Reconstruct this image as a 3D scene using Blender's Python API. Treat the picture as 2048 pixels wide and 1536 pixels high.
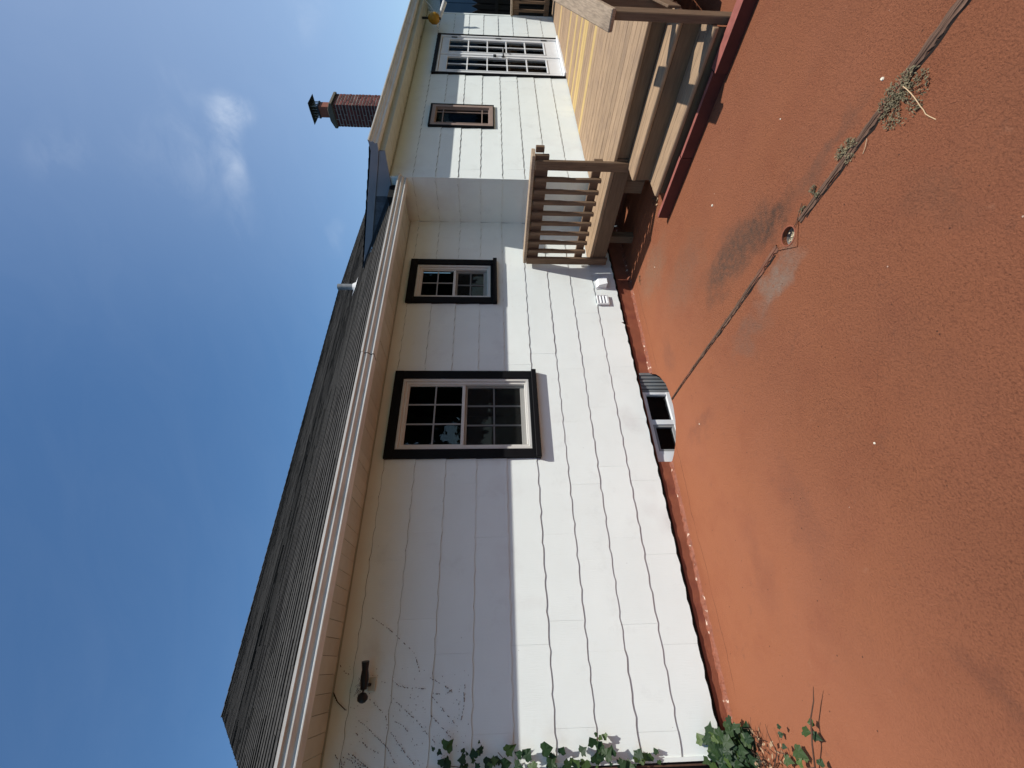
import bpy, bmesh, math, random
from mathutils import Vector, Matrix
R=random.Random(7)
for o in list(bpy.data.objects): bpy.data.objects.remove(o)
S=bpy.context.scene
C=S.collection
E=1.66                      # eye height: every z below is written relative to the eye, +E lifts it to the yard
# ---------------------------------------------------------------- camera
yaw,pitch=0.5836,-0.0520
F=Vector((math.sin(yaw)*math.cos(pitch),math.cos(yaw)*math.cos(pitch),math.sin(pitch)))
Rt=Vector((math.cos(yaw),-math.sin(yaw),0)); Up=Rt.cross(F)
cam=bpy.data.cameras.new('camera'); co=bpy.data.objects.new('camera',cam); C.objects.link(co)
M=Matrix((( -Up.x,Rt.x,-F.x,0),(-Up.y,Rt.y,-F.y,-3.506),(-Up.z,Rt.z,-F.z,E),(0,0,0,1)))   # phone held upright, file turned on its side
co.matrix_world=M
cam.sensor_width=36; cam.sensor_fit='HORIZONTAL'; cam.lens=850.4/2048*36; cam.clip_start=.02; cam.clip_end=800
S.camera=co
# ---------------------------------------------------------------- light
sd=Vector((.553,-1,1.96)).normalized()
el=math.asin(sd.z); az=math.atan2(sd.x,sd.y)
W=bpy.data.worlds.new('World'); S.world=W; W.use_nodes=True
wn=W.node_tree; wn.nodes.clear()
def N(nt,t,**k):
    n=nt.nodes.new(t)
    for a,b in k.items(): setattr(n,a,b)
    return n
sky=N(wn,'ShaderNodeTexSky',sky_type='NISHITA',sun_disc=False,sun_elevation=el,sun_rotation=az,altitude=0,air_density=1.0,dust_density=0.15,ozone_density=2.2)
bg=N(wn,'ShaderNodeBackground'); bg.inputs[1].default_value=.133
out=N(wn,'ShaderNodeOutputWorld'); wn.links.new(bg.outputs[0],out.inputs[0])
# thin cirrus: streaky noise over the whole dome, one denser wisp over the house
tc=N(wn,'ShaderNodeTexCoord')
mp=N(wn,'ShaderNodeCombineXYZ')
ws=(Rt*.93+Up*.30+F*.1).normalized(); wt=(Up-ws*Up.dot(ws)).normalized(); wu=ws.cross(wt)
for k_,(ax,sc_) in enumerate(((ws,3.2),(wt,15),(wu,11))):
    dd=N(wn,'ShaderNodeVectorMath',operation='DOT_PRODUCT'); dd.inputs[1].default_value=ax*sc_; wn.links.new(tc.outputs['Generated'],dd.inputs[0]); wn.links.new(dd.outputs['Value'],mp.inputs[k_])
ns=N(wn,'ShaderNodeTexNoise'); ns.inputs['Scale'].default_value=1.1; ns.inputs['Detail'].default_value=7; ns.inputs['Roughness'].default_value=.62; ns.inputs['Distortion'].default_value=.7; wn.links.new(mp.outputs[0],ns.inputs[0])
rp=N(wn,'ShaderNodeMapRange'); rp.inputs[1].default_value=.42; rp.inputs[2].default_value=.78; wn.links.new(ns.outputs[0],rp.inputs[0])
def wmath(op,a,b=None,c=None):
    n=N(wn,'ShaderNodeMath',operation=op)
    for i,v in enumerate((a,b,c)):
        if v is None: continue
        if isinstance(v,(int,float)): n.inputs[i].default_value=v
        else: wn.links.new(v,n.inputs[i])
    return n.outputs[0]
def tdir(px,py):
    return (F+Rt*((1536-py-768)/850.4)-Up*((px-1024)/850.4)).normalized()
tot=None
wp=N(wn,'ShaderNodeVectorMath',operation='ADD')
n2=N(wn,'ShaderNodeTexNoise'); n2.inputs['Scale'].default_value=6; n2.inputs['Detail'].default_value=4
wn.links.new(tc.outputs['Generated'],n2.inputs[0])
vs=N(wn,'ShaderNodeVectorMath',operation='MULTIPLY_ADD'); vs.inputs[1].default_value=(.12,.12,.12); vs.inputs[2].default_value=(-.06,-.06,-.06)
wn.links.new(n2.outputs['Color'],vs.inputs[0]); wn.links.new(tc.outputs['Generated'],wp.inputs[0]); wn.links.new(vs.outputs[0],wp.inputs[1])
for (px,py,r,s) in ((436,192,.040,.42),(450,215,.05,.40),(475,205,.035,.28),(478,232,.035,.25),(447,250,.045,.34),(452,285,.04,.26),(466,315,.045,.30),(476,345,.04,.30),(488,375,.045,.26),(497,405,.045,.16),(502,440,.05,.10),(372,150,.035,.10),(382,180,.035,.12),(360,320,.13,.10),(410,330,.10,.09),(90,290,.05,.09),(105,320,.05,.08),(605,20,.06,.16),(672,470,.03,.12),(680,500,.03,.12)):
    d=tdir(px,py)
    dn=N(wn,'ShaderNodeVectorMath',operation='DISTANCE'); dn.inputs[1].default_value=d; wn.links.new(wp.outputs[0],dn.inputs[0])
    m=N(wn,'ShaderNodeMapRange',interpolation_type='SMOOTHERSTEP'); m.inputs[1].default_value=r; m.inputs[2].default_value=r*.1; m.inputs[3].default_value=0; m.inputs[4].default_value=s*.52
    wn.links.new(dn.outputs['Value'],m.inputs[0])
    tot=m.outputs[0] if tot is None else wmath('ADD',tot,m.outputs[0])
blob=wmath('MULTIPLY',tot,wmath('MULTIPLY_ADD',rp.outputs[0],1.0,.13))
fac=wmath('MINIMUM',wmath('ADD',blob,wmath('MULTIPLY',rp.outputs[0],.012)),.8)
# pale veil on the right; unseen part towards the sun added to brighten shaded walls
dv=N(wn,'ShaderNodeVectorMath',operation='DOT_PRODUCT'); dv.inputs[1].default_value=(.8,-.6,0); wn.links.new(tc.outputs['Generated'],dv.inputs[0])
vr=N(wn,'ShaderNodeMapRange',interpolation_type='SMOOTHSTEP'); vr.inputs[1].default_value=-.1; vr.inputs[2].default_value=.9; vr.inputs[4].default_value=.265; wn.links.new(dv.outputs['Value'],vr.inputs[0])
fac=wmath('MINIMUM',wmath('ADD',fac,vr.outputs[0]),.85)
tint=N(wn,'ShaderNodeVectorMath',operation='MULTIPLY'); tint.inputs[1].default_value=(.605,.83,.97); wn.links.new(sky.outputs[0],tint.inputs[0])
mix=N(wn,'ShaderNodeMix',data_type='RGBA'); mix.inputs[7].default_value=(7.0,7.6,8.4,1)
wn.links.new(fac,mix.inputs[0]); wn.links.new(tint.outputs[0],mix.inputs[6]); wn.links.new(mix.outputs[2],bg.inputs[0])
sun=bpy.data.lights.new('sun','SUN'); sun.energy=4.9; sun.angle=math.radians(.53); sun.color=(1,.962,.905)
so=bpy.data.objects.new('sun',sun); C.objects.link(so); so.rotation_euler=sd.to_track_quat('Z','Y').to_euler(); so.location=(5,-5,12)
S.view_settings.view_transform='Standard'; S.view_settings.look='None'; S.view_settings.exposure=0.0; S.view_settings.gamma=1; S.view_settings.use_curve_mapping=False
S.render.engine='CYCLES'
try:
    S.cycles.max_bounces=8; S.cycles.diffuse_bounces=4; S.cycles.transparent_max_bounces=12; S.cycles.use_denoising=True
except Exception: pass
# ---------------------------------------------------------------- materials
def mat(name,base,rough=.7,var=.0,vscale=8,vstretch=(1,1,1),bump=0,bscale=80,bstretch=(1,1,1),bdist=.002,rnd=0,spec=.3,col2=None,c2scale=3,c2lo=.5,c2hi=.7,detail=4,metal=0):
    m=bpy.data.materials.new(name); m.use_nodes=True; nt=m.node_tree; b=nt.nodes['Principled BSDF']
    b.inputs['Roughness'].default_value=rough; b.inputs['Specular IOR Level'].default_value=spec; b.inputs['Metallic'].default_value=metal
    tc=N(nt,'ShaderNodeTexCoord'); col=None
    ge=N(nt,'ShaderNodeNewGeometry')      # world position: pieces sharing a mesh still differ
    def noise(sc,st,det=detail):
        mp=N(nt,'ShaderNodeMapping'); mp.inputs['Scale'].default_value=st; nt.links.new(ge.outputs['Position'],mp.inputs[0])
        n=N(nt,'ShaderNodeTexNoise'); n.inputs['Scale'].default_value=sc; n.inputs['Detail'].default_value=det; nt.links.new(mp.outputs[0],n.inputs[0]); return n.outputs[0]
    rgb=N(nt,'ShaderNodeRGB'); rgb.outputs[0].default_value=(*base,1); col=rgb.outputs[0]
    if col2:
        mr=N(nt,'ShaderNodeMapRange'); mr.inputs[1].default_value=c2lo; mr.inputs[2].default_value=c2hi; nt.links.new(noise(c2scale,(1,1,1),6),mr.inputs[0])
        mx=N(nt,'ShaderNodeMix',data_type='RGBA'); mx.inputs[7].default_value=(*col2,1); nt.links.new(mr.outputs[0],mx.inputs[0]); nt.links.new(col,mx.inputs[6]); col=mx.outputs[2]
    v=None
    if var:
        mr=N(nt,'ShaderNodeMapRange'); mr.inputs[1].default_value=.25; mr.inputs[2].default_value=.75; mr.inputs[3].default_value=1-var; mr.inputs[4].default_value=1+var; nt.links.new(noise(vscale,vstretch),mr.inputs[0]); v=mr.outputs[0]
    if rnd:
        oi=N(nt,'ShaderNodeObjectInfo'); mr=N(nt,'ShaderNodeMapRange'); mr.inputs[3].default_value=1-rnd; mr.inputs[4].default_value=1+rnd; nt.links.new(oi.outputs['Random'],mr.inputs[0])
        if v is None: v=mr.outputs[0]
        else:
            mu=N(nt,'ShaderNodeMath',operation='MULTIPLY'); nt.links.new(v,mu.inputs[0]); nt.links.new(mr.outputs[0],mu.inputs[1]); v=mu.outputs[0]
    if v is not None:
        sc=N(nt,'ShaderNodeVectorMath',operation='SCALE'); nt.links.new(col,sc.inputs[0]); nt.links.new(v,sc.inputs[3]); col=sc.outputs[0]
    nt.links.new(col,b.inputs['Base Color'])
    if bump:
        bp=N(nt,'ShaderNodeBump'); bp.inputs['Strength'].default_value=bump; bp.inputs['Distance'].default_value=bdist
        nt.links.new(noise(bscale,bstretch,5),bp.inputs['Height']); nt.links.new(bp.outputs[0],b.inputs['Normal'])
    m['_']=1; return m
M_side=mat('white_siding_paint',(.775,.82,.78),.6,var=.03,vscale=3,bump=.35,bscale=9,bstretch=(22,22,1.6),bdist=.0022,rnd=.012,col2=(.66,.66,.63),c2scale=1.7,c2lo=.60,c2hi=.85)
def specks(m):
    nt=m.node_tree; b=nt.nodes['Principled BSDF']; src=b.inputs['Base Color'].links[0].from_socket
    ge=N(nt,'ShaderNodeNewGeometry'); v=N(nt,'ShaderNodeTexVoronoi'); v.inputs['Scale'].default_value=11; nt.links.new(ge.outputs['Position'],v.inputs[0])
    sc=N(nt,'ShaderNodeSeparateColor'); nt.links.new(v.outputs['Color'],sc.inputs[0])
    n=N(nt,'ShaderNodeTexNoise'); n.inputs['Scale'].default_value=150; nt.links.new(ge.outputs['Position'],n.inputs[0])
    a=N(nt,'ShaderNodeMath',operation='MULTIPLY_ADD'); nt.links.new(n.outputs[0],a.inputs[0]); a.inputs[1].default_value=.12; nt.links.new(v.outputs['Distance'],a.inputs[2])
    l=N(nt,'ShaderNodeMath',operation='LESS_THAN'); nt.links.new(a.outputs[0],l.inputs[0]); l.inputs[1].default_value=.092
    g=N(nt,'ShaderNodeMath',operation='GREATER_THAN'); nt.links.new(sc.outputs[0],g.inputs[0]); g.inputs[1].default_value=.80
    k=N(nt,'ShaderNodeMath',operation='MULTIPLY'); nt.links.new(l.outputs[0],k.inputs[0]); nt.links.new(g.outputs[0],k.inputs[1])
    k2=N(nt,'ShaderNodeMath',operation='MULTIPLY'); nt.links.new(k.outputs[0],k2.inputs[0]); k2.inputs[1].default_value=.6
    # broad faint grey scuffs
    n2=N(nt,'ShaderNodeTexNoise'); n2.inputs['Scale'].default_value=3.5; n2.inputs['Detail'].default_value=8; n2.inputs['Roughness'].default_value=.7; nt.links.new(ge.outputs['Position'],n2.inputs[0])
    mr=N(nt,'ShaderNodeMapRange'); mr.inputs[1].default_value=.56; mr.inputs[2].default_value=.74; mr.inputs[4].default_value=.16; nt.links.new(n2.outputs[0],mr.inputs[0])
    ad=N(nt,'ShaderNodeMath',operation='MAXIMUM'); nt.links.new(k2.outputs[0],ad.inputs[0]); nt.links.new(mr.outputs[0],ad.inputs[1])
    mx=N(nt,'ShaderNodeMix',data_type='RGBA'); mx.inputs[7].default_value=(.30,.29,.26,1); nt.links.new(ad.outputs[0],mx.inputs[0]); nt.links.new(src,mx.inputs[6]); nt.links.new(mx.outputs[2],b.inputs['Base Color'])
specks(M_side)
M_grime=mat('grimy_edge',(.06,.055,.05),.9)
M_black=mat('black_trim_paint',(.006,.006,.007),.6,var=.2,bump=.2,bscale=40,bdist=.001,spec=.12)
M_vinyl=mat('white_vinyl',(.62,.60,.55),.45,var=.05,vscale=10,spec=.4)
M_vinylw=mat('bright_white_vinyl',(.74,.75,.74),.45,var=.04,spec=.4)
M_munt=mat('grey_muntin',(.30,.30,.29),.5)
M_reveal=mat('grey_reveal_board',(.17,.18,.18),.6,var=.2)
M_brown=mat('tan_window_paint',(.30,.22,.18),.55,var=.08,vscale=20)
M_gut=mat('white_gutter_metal',(.66,.65,.61),.42,var=.10,vscale=6,vstretch=(.35,1,1),spec=.45,col2=(.50,.48,.43),c2scale=4,c2lo=.55,c2hi=.8)
M_soff=mat('cream_soffit_vinyl',(.47,.485,.41),.55,var=.06,vscale=12,rnd=.04)
M_dirtshade=mat('dark_gap_dirt_and_shade',(.035,.025,.018),.9)
M_rake=mat('grey_rake_metal',(.26,.27,.29),.55,var=.08,vscale=5)
M_gable=mat('grey_gable_shingle',(.10,.11,.125),.8,var=.25,vscale=30,rnd=.2)
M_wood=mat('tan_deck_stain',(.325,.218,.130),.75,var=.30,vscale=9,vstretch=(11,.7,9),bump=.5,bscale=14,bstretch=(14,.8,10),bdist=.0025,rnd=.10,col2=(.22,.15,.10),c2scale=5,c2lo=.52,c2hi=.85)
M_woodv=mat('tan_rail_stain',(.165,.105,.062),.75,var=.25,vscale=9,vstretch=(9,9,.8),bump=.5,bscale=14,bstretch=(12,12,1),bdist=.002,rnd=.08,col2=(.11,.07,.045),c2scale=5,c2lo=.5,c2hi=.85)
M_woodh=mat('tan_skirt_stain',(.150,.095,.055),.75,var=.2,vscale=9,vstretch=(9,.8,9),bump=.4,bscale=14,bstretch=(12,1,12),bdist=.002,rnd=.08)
def knots(m,scale,thr,keep,c,st=(1,.35,1)):
    nt=m.node_tree; b=nt.nodes['Principled BSDF']; src=b.inputs['Base Color'].links[0].from_socket
    ge=N(nt,'ShaderNodeNewGeometry'); mp=N(nt,'ShaderNodeMapping'); mp.inputs['Scale'].default_value=st; nt.links.new(ge.outputs['Position'],mp.inputs[0])
    v=N(nt,'ShaderNodeTexVoronoi'); v.inputs['Scale'].default_value=scale; nt.links.new(mp.outputs[0],v.inputs[0]); sc=N(nt,'ShaderNodeSeparateColor'); nt.links.new(v.outputs['Color'],sc.inputs[0])
    l=N(nt,'ShaderNodeMapRange'); l.inputs[1].default_value=thr; l.inputs[2].default_value=thr*.4; nt.links.new(v.outputs['Distance'],l.inputs[0])
    g=N(nt,'ShaderNodeMath',operation='GREATER_THAN'); nt.links.new(sc.outputs[0],g.inputs[0]); g.inputs[1].default_value=keep
    k=N(nt,'ShaderNodeMath',operation='MULTIPLY'); nt.links.new(l.outputs[0],k.inputs[0]); nt.links.new(g.outputs[0],k.inputs[1]); k2=N(nt,'ShaderNodeMath',operation='MULTIPLY'); nt.links.new(k.outputs[0],k2.inputs[0]); k2.inputs[1].default_value=.8
    mx=N(nt,'ShaderNodeMix',data_type='RGBA'); mx.inputs[7].default_value=(*c,1); nt.links.new(k2.outputs[0],mx.inputs[0]); nt.links.new(src,mx.inputs[6]); nt.links.new(mx.outputs[2],b.inputs['Base Color'])
knots(M_wood,9,.13,.72,(.09,.055,.032)); knots(M_woodv,11,.10,.7,(.045,.026,.016),(1,1,.5)); knots(M_woodh,9,.10,.75,(.04,.022,.014))
M_grey=mat('weathered_handrail',(.40,.30,.205),.85,var=.3,vscale=8,vstretch=(.6,14,5),bump=.8,bscale=12,bstretch=(.5,16,6),bdist=.003,col2=(.20,.15,.11),c2scale=4,c2lo=.52,c2hi=.8)
M_yel=mat('new_pine',(.50,.345,.135),.7,var=.16,vscale=9,vstretch=(10,.7,9),bump=.3,bscale=14,bstretch=(14,.8,10),rnd=.07)
M_red=mat('red_paint_shaded_side',(.085,.020,.015),.6,var=.2,vscale=8,bump=.4,bscale=30,bstretch=(1,.3,1),bdist=.002)  # darker copy for the timber sides, their shade put into the colour
M_redtop=mat('red_paint_lit_top',(.27,.085,.065),.75,var=.25,vscale=14,bump=.3,bscale=40)  # lighter copy for the timber tops, sunlight put into the colour
M_shin=mat('asphalt_shingle',(.056,.052,.046),.95,var=.55,vscale=38,bump=.8,bscale=160,bdist=.003,rnd=.16,spec=.1)
M_under=mat('roof_underlay',(.010,.010,.010),.95)
M_butt=mat('shingle_butt',(.016,.015,.014),.95,var=.5,vscale=60)
M_brick=mat('red_brick',(.125,.036,.028),.85,var=.25,vscale=25,bump=.5,bscale=90,bdist=.003,rnd=.35)
M_mort=mat('lime_mortar',(.30,.27,.23),.9,var=.1,vscale=30,bump=.5,bscale=90)
M_cem=mat('cement_crown',(.13,.11,.08),.9,var=.2,vscale=20,bump=.5,bscale=60)
M_clay=mat('clay_flue',(.26,.09,.055),.8,var=.15,vscale=15)
M_metd=mat('dark_cap_metal',(.03,.035,.04),.5,metal=.3)
M_galv=mat('galvanised_pipe',(.23,.23,.225),.55,metal=.3,var=.25,vscale=20)
M_ltgrey=mat('pale_flashing',(.62,.61,.58),.6,var=.15,vscale=30)
M_int=mat('dark_room',(.012,.012,.013),.9)
M_dkp=mat('dark_plastic',(.012,.011,.012),.4)
M_leafw=mat('dead_leaf',(.33,.22,.13),.8,rnd=.3,var=.2,vscale=40)
M_stem=mat('vine_stem',(.085,.045,.028),.85,var=.3,vscale=30)
M_litter=mat('bleached_leaf_litter',(.50,.42,.28),.85,var=.5,vscale=60)
M_straw=mat('pale_straw',(.55,.38,.22),.8)
M_weed=mat('dusty_weed',(.150,.125,.072),.85,rnd=.2,var=.55,vscale=55)
M_chip=mat('pale_chip',(.72,.66,.52),.8)
M_conc=mat('bare_concrete',(.28,.26,.24),.9,var=.2,vscale=8,bump=.5,bscale=60)
M_amber=mat('amber_plastic',(.36,.19,.02),.5,var=.1)
M_fence=mat('dark_fence_stain',(.022,.017,.013),.85,var=.3,vscale=15,vstretch=(5,5,.5),rnd=.3)
M_neigh=mat('blue_grey_siding',(.14,.19,.24),.7,var=.1,vscale=4,rnd=.06)
M_grass=mat('yard_grass',(.032,.048,.016),.95,var=.5,vscale=6,bump=1,bscale=60,bdist=.02)
M_bark=mat('tree_bark',(.07,.05,.035),.9,var=.3,vscale=12)
M_tl=mat('tree_leaf',(.045,.08,.022),.7,rnd=.2,var=.35,vscale=3)
def leafmat(name,c1,c2):
    m=bpy.data.materials.new(name); m.use_nodes=True; nt=m.node_tree; b=nt.nodes['Principled BSDF']; b.inputs['Roughness'].default_value=.5; b.inputs['Specular IOR Level'].default_value=.3
    oi=N(nt,'ShaderNodeObjectInfo'); r=N(nt,'ShaderNodeMix',data_type='RGBA'); r.inputs[6].default_value=(*c1,1); r.inputs[7].default_value=(*c2,1)
    pw=N(nt,'ShaderNodeMath',operation='POWER'); pw.inputs[1].default_value=3.2; nt.links.new(oi.outputs['Random'],pw.inputs[0]); nt.links.new(pw.outputs[0],r.inputs[0])
    # pale veins radiating from the petiole
    tc=N(nt,'ShaderNodeTexCoord'); n=N(nt,'ShaderNodeTexNoise'); n.inputs['Scale'].default_value=70; n.inputs['Detail'].default_value=3; nt.links.new(tc.outputs['Object'],n.inputs[0])
    mr=N(nt,'ShaderNodeMapRange'); mr.inputs[1].default_value=.3; mr.inputs[2].default_value=.7; mr.inputs[3].default_value=.6; mr.inputs[4].default_value=1.4; nt.links.new(n.outputs[0],mr.inputs[0])
    sc=N(nt,'ShaderNodeVectorMath',operation='SCALE'); nt.links.new(r.outputs[2],sc.inputs[0]); nt.links.new(mr.outputs[0],sc.inputs[3]); nt.links.new(sc.outputs[0],b.inputs['Base Color'])
    tr=N(nt,'ShaderNodeBsdfTranslucent'); nt.links.new(sc.outputs[0],tr.inputs[0]); ms=N(nt,'ShaderNodeMixShader'); ms.inputs[0].default_value=.25
    o=nt.nodes['Material Output']; nt.links.new(b.outputs[0],ms.inputs[1]); nt.links.new(tr.outputs[0],ms.inputs[2]); nt.links.new(ms.outputs[0],o.inputs[0]); return m
M_ivy=leafmat('ivy_leaf',(.017,.042,.013),(.085,.135,.030))
def glassmat():
    m=bpy.data.materials.new('window_glass'); m.use_nodes=True; nt=m.node_tree; nt.nodes.clear()
    o=N(nt,'ShaderNodeOutputMaterial'); t=N(nt,'ShaderNodeBsdfTransparent'); t.inputs[0].default_value=(.75,.78,.77,1); g=N(nt,'ShaderNodeBsdfGlossy'); g.inputs['Roughness'].default_value=.01; g.inputs[0].default_value=(.75,.8,.85,1)
    f=N(nt,'ShaderNodeFresnel'); f.inputs[0].default_value=1.5; ms=N(nt,'ShaderNodeMixShader')
    ge=N(nt,'ShaderNodeNewGeometry'); n=N(nt,'ShaderNodeTexNoise'); n.inputs['Scale'].default_value=2.2; nt.links.new(ge.outputs['Position'],n.inputs[0]); bp=N(nt,'ShaderNodeBump'); bp.inputs['Strength'].default_value=.25; bp.inputs['Distance'].default_value=.004; nt.links.new(n.outputs[0],bp.inputs['Height']); nt.links.new(bp.outputs[0],g.inputs['Normal'])
    nt.links.new(f.outputs[0],ms.inputs[0]); nt.links.new(t.outputs[0],ms.inputs[1]); nt.links.new(g.outputs[0],ms.inputs[2]); nt.links.new(ms.outputs[0],o.inputs[0]); return m
M_glass=glassmat()
def screenmat():
    m=bpy.data.materials.new('insect_screen'); m.use_nodes=True; nt=m.node_tree; nt.nodes.clear()
    o=N(nt,'ShaderNodeOutputMaterial'); t=N(nt,'ShaderNodeBsdfTransparent'); d=N(nt,'ShaderNodeBsdfDiffuse'); d.inputs[0].default_value=(.045,.045,.043,1); ms=N(nt,'ShaderNodeMixShader'); ms.inputs[0].default_value=.30
    nt.links.new(t.outputs[0],ms.inputs[1]); nt.links.new(d.outputs[0],ms.inputs[2]); nt.links.new(ms.outputs[0],o.inputs[0]); return m
M_screen=screenmat()
# painted yard slab: smooth near the wall, gritty towards the camera, stains where the photo has them
def groundmat():
    m=bpy.data.materials.new('red_painted_concrete'); m.use_nodes=True; nt=m.node_tree; b=nt.nodes['Principled BSDF']; b.inputs['Roughness'].default_value=.7; b.inputs['Specular IOR Level'].default_value=.14
    ge=N(nt,'ShaderNodeNewGeometry'); P=ge.outputs['Position']
    def noise(sc,det=4,rough=.55,st=(1,1,1)):
        mp=N(nt,'ShaderNodeMapping'); mp.inputs['Scale'].default_value=st; nt.links.new(P,mp.inputs[0])
        n=N(nt,'ShaderNodeTexNoise'); n.inputs['Scale'].default_value=sc; n.inputs['Detail'].default_value=det; n.inputs['Roughness'].default_value=rough; nt.links.new(mp.outputs[0],n.inputs[0]); return n.outputs[0]
    def mth(op,a,b_=None,c=None):
        n=N(nt,'ShaderNodeMath',operation=op)
        for i,v in enumerate((a,b_,c)):
            if v is None: continue
            if isinstance(v,(int,float)): n.inputs[i].default_value=v
            else: nt.links.new(v,n.inputs[i])
        return n.outputs[0]
    def rng(v,a,b_,c=0,d=1):
        n=N(nt,'ShaderNodeMapRange'); nt.links.new(v,n.inputs[0])
        for i,x in enumerate((a,b_,c,d)): n.inputs[i+1].default_value=x
        return n.outputs[0]
    def mixc(f,a,c):
        n=N(nt,'ShaderNodeMix',data_type='RGBA'); nt.links.new(f,n.inputs[0]); nt.links.new(a,n.inputs[6]); n.inputs[7].default_value=(*c,1); return n.outputs[2]
    sep=N(nt,'ShaderNodeSeparateXYZ'); nt.links.new(P,sep.inputs[0])
    base=N(nt,'ShaderNodeRGB'); base.outputs[0].default_value=(.296,.108,.054,1); col=base.outputs[0]
    col=mixc(rng(noise(1.3,5),.42,.62,0,.6),col,(.30,.108,.050))
    col=mixc(rng(noise(3.1,6,.65),.50,.75,0,.35),col,(.225,.068,.036))
    gritty=rng(mth('ADD',mth('MULTIPLY',sep.outputs['Y'],-1),mth('MULTIPLY',sep.outputs['X'],.42)),1.1,2.2,0,1)
    gritty=mth('MULTIPLY_ADD',mth('MULTIPLY',gritty,rng(noise(1.7,4),.35,.55,.85,1)),.85,.15)
    col=mixc(mth('MULTIPLY',rng(noise(115,4,.75),.49,.64),mth('MULTIPLY',gritty,.70)),col,(.150,.052,.027))
    # stains: (x,y,rx,ry,strength,colour)
    dist=N(nt,'ShaderNodeTexNoise'); dist.inputs['Scale'].default_value=7; dist.inputs['Detail'].default_value=5; nt.links.new(P,dist.inputs[0])
    da=N(nt,'ShaderNodeVectorMath',operation='MULTIPLY_ADD'); da.inputs[1].default_value=(.34,.34,0); da.inputs[2].default_value=(-.17,-.17,0); nt.links.new(dist.outputs['Color'],da.inputs[0])
    pa=N(nt,'ShaderNodeVectorMath',operation='ADD'); nt.links.new(P,pa.inputs[0]); nt.links.new(da.outputs[0],pa.inputs[1])
    for (x,y,rx,ry,s,c) in ((2.32,-1.55,.24,.38,.95,(.105,.062,.042)),(2.22,-1.86,.18,.26,.9,(.095,.058,.040)),(2.10,-2.02,.10,.24,.85,(.060,.045,.034)),(1.80,-1.86,.12,.26,.80,(.25,.19,.145)),(1.70,-1.50,.13,.30,.45,(.17,.11,.08)),(2.05,-2.45,.07,.3,.5,(.11,.07,.05)),(1.38,-2.66,.20,.12,.30,(.12,.065,.042)),(2.75,-1.05,.30,.50,.35,(.19,.125,.085)),(3.35,-.55,.30,.45,.55,(.23,.145,.095)),(2.35,-.42,.25,.13,.35,(.13,.06,.045)),(.95,-2.30,.35,.22,.14,(.12,.055,.04)),(.1,-1.3,.35,.3,.12,(.14,.06,.04)),(1.35,-2.9,.35,.3,.12,(.15,.07,.045)),(-.1,-1.9,.12,.08,.32,(.10,.045,.033)),(.6,-1.35,.4,.14,.28,(.14,.06,.042)),(1.5,-.62,.10,.30,.35,(.12,.055,.042)),(.45,-.85,.4,.12,.2,(.14,.06,.04))):
        mp=N(nt,'ShaderNodeMapping'); mp.vector_type='POINT'; mp.inputs['Location'].default_value=(-x/rx,-y/ry,0); mp.inputs['Scale'].default_value=(1/rx,1/ry,0); nt.links.new(pa.outputs[0],mp.inputs[0])
        ln=N(nt,'ShaderNodeVectorMath',operation='LENGTH'); nt.links.new(mp.outputs[0],ln.inputs[0])
        f=N(nt,'ShaderNodeMapRange',interpolation_type='SMOOTHSTEP'); f.inputs[1].default_value=1.15; f.inputs[2].default_value=.2; f.inputs[3].default_value=0; f.inputs[4].default_value=s; nt.links.new(ln.outputs['Value'],f.inputs[0])
        ff=mth('MULTIPLY',f.outputs[0],rng(noise(30,4,.7),.30,.62,.35,1)); col=mixc(ff,col,c)
    # cracks along the wall foot and pale flecks
    ck=mth('ABSOLUTE',mth('SUBTRACT',mth('ADD',sep.outputs['Y'],mth('MULTIPLY',noise(2.4,4,.6),.10)),-.135+.05))
    ckf=mth('MULTIPLY',rng(ck,.0035,.0008,0,1),rng(noise(1.1,3),.46,.56,0,.8)); col=mixc(ckf,col,(.055,.020,.014))
    v=N(nt,'ShaderNodeTexVoronoi'); v.inputs['Scale'].default_value=9; v.inputs['Randomness'].default_value=1; nt.links.new(P,v.inputs[0])
    vc=N(nt,'ShaderNodeSeparateColor'); nt.links.new(v.outputs['Color'],vc.inputs[0])
    fl=mth('MULTIPLY',mth('LESS_THAN',v.outputs['Distance'],.035),mth('GREATER_THAN',vc.outputs[0],.88)); col=mixc(mth('MULTIPLY',fl,.85),col,(.58,.42,.32))
    col=mixc(rng(noise(9,7,.72),.60,.74,0,.42),col,(.150,.070,.045))
    col=mixc(rng(noise(14,7,.75),.63,.72,0,.30),col,(.40,.20,.12))
    v2=N(nt,'ShaderNodeTexVoronoi'); v2.inputs['Scale'].default_value=26; nt.links.new(P,v2.inputs[0]); c2=N(nt,'ShaderNodeSeparateColor'); nt.links.new(v2.outputs['Color'],c2.inputs[0])
    col=mixc(mth('MULTIPLY',mth('MULTIPLY',mth('LESS_THAN',v2.outputs['Distance'],.10),mth('GREATER_THAN',c2.outputs[1],.90)),.8),col,(.055,.025,.018))
    nt.links.new(col,b.inputs['Base Color'])
    h=mth('ADD',mth('MULTIPLY',noise(105,5,.75),mth('ADD',mth('MULTIPLY',gritty,1.0),.10)),mth('MULTIPLY',noise(220,2,.6),.22))
    h=mth('ADD',h,mth('MULTIPLY',noise(6,3),.35))
    bp=N(nt,'ShaderNodeBump'); bp.inputs['Strength'].default_value=1; bp.inputs['Distance'].default_value=.012; nt.links.new(h,bp.inputs['Height']); nt.links.new(bp.outputs[0],b.inputs['Normal'])
    return m
M_yard=groundmat()
def foundmat():
    m=mat('red_foundation_paint',(.24,.078,.042),.6,var=.14,vscale=10,bump=.7,bscale=45,bdist=.004,col2=(.19,.055,.034),c2scale=7,c2lo=.5,c2hi=.7); return m
M_found=foundmat()
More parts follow.
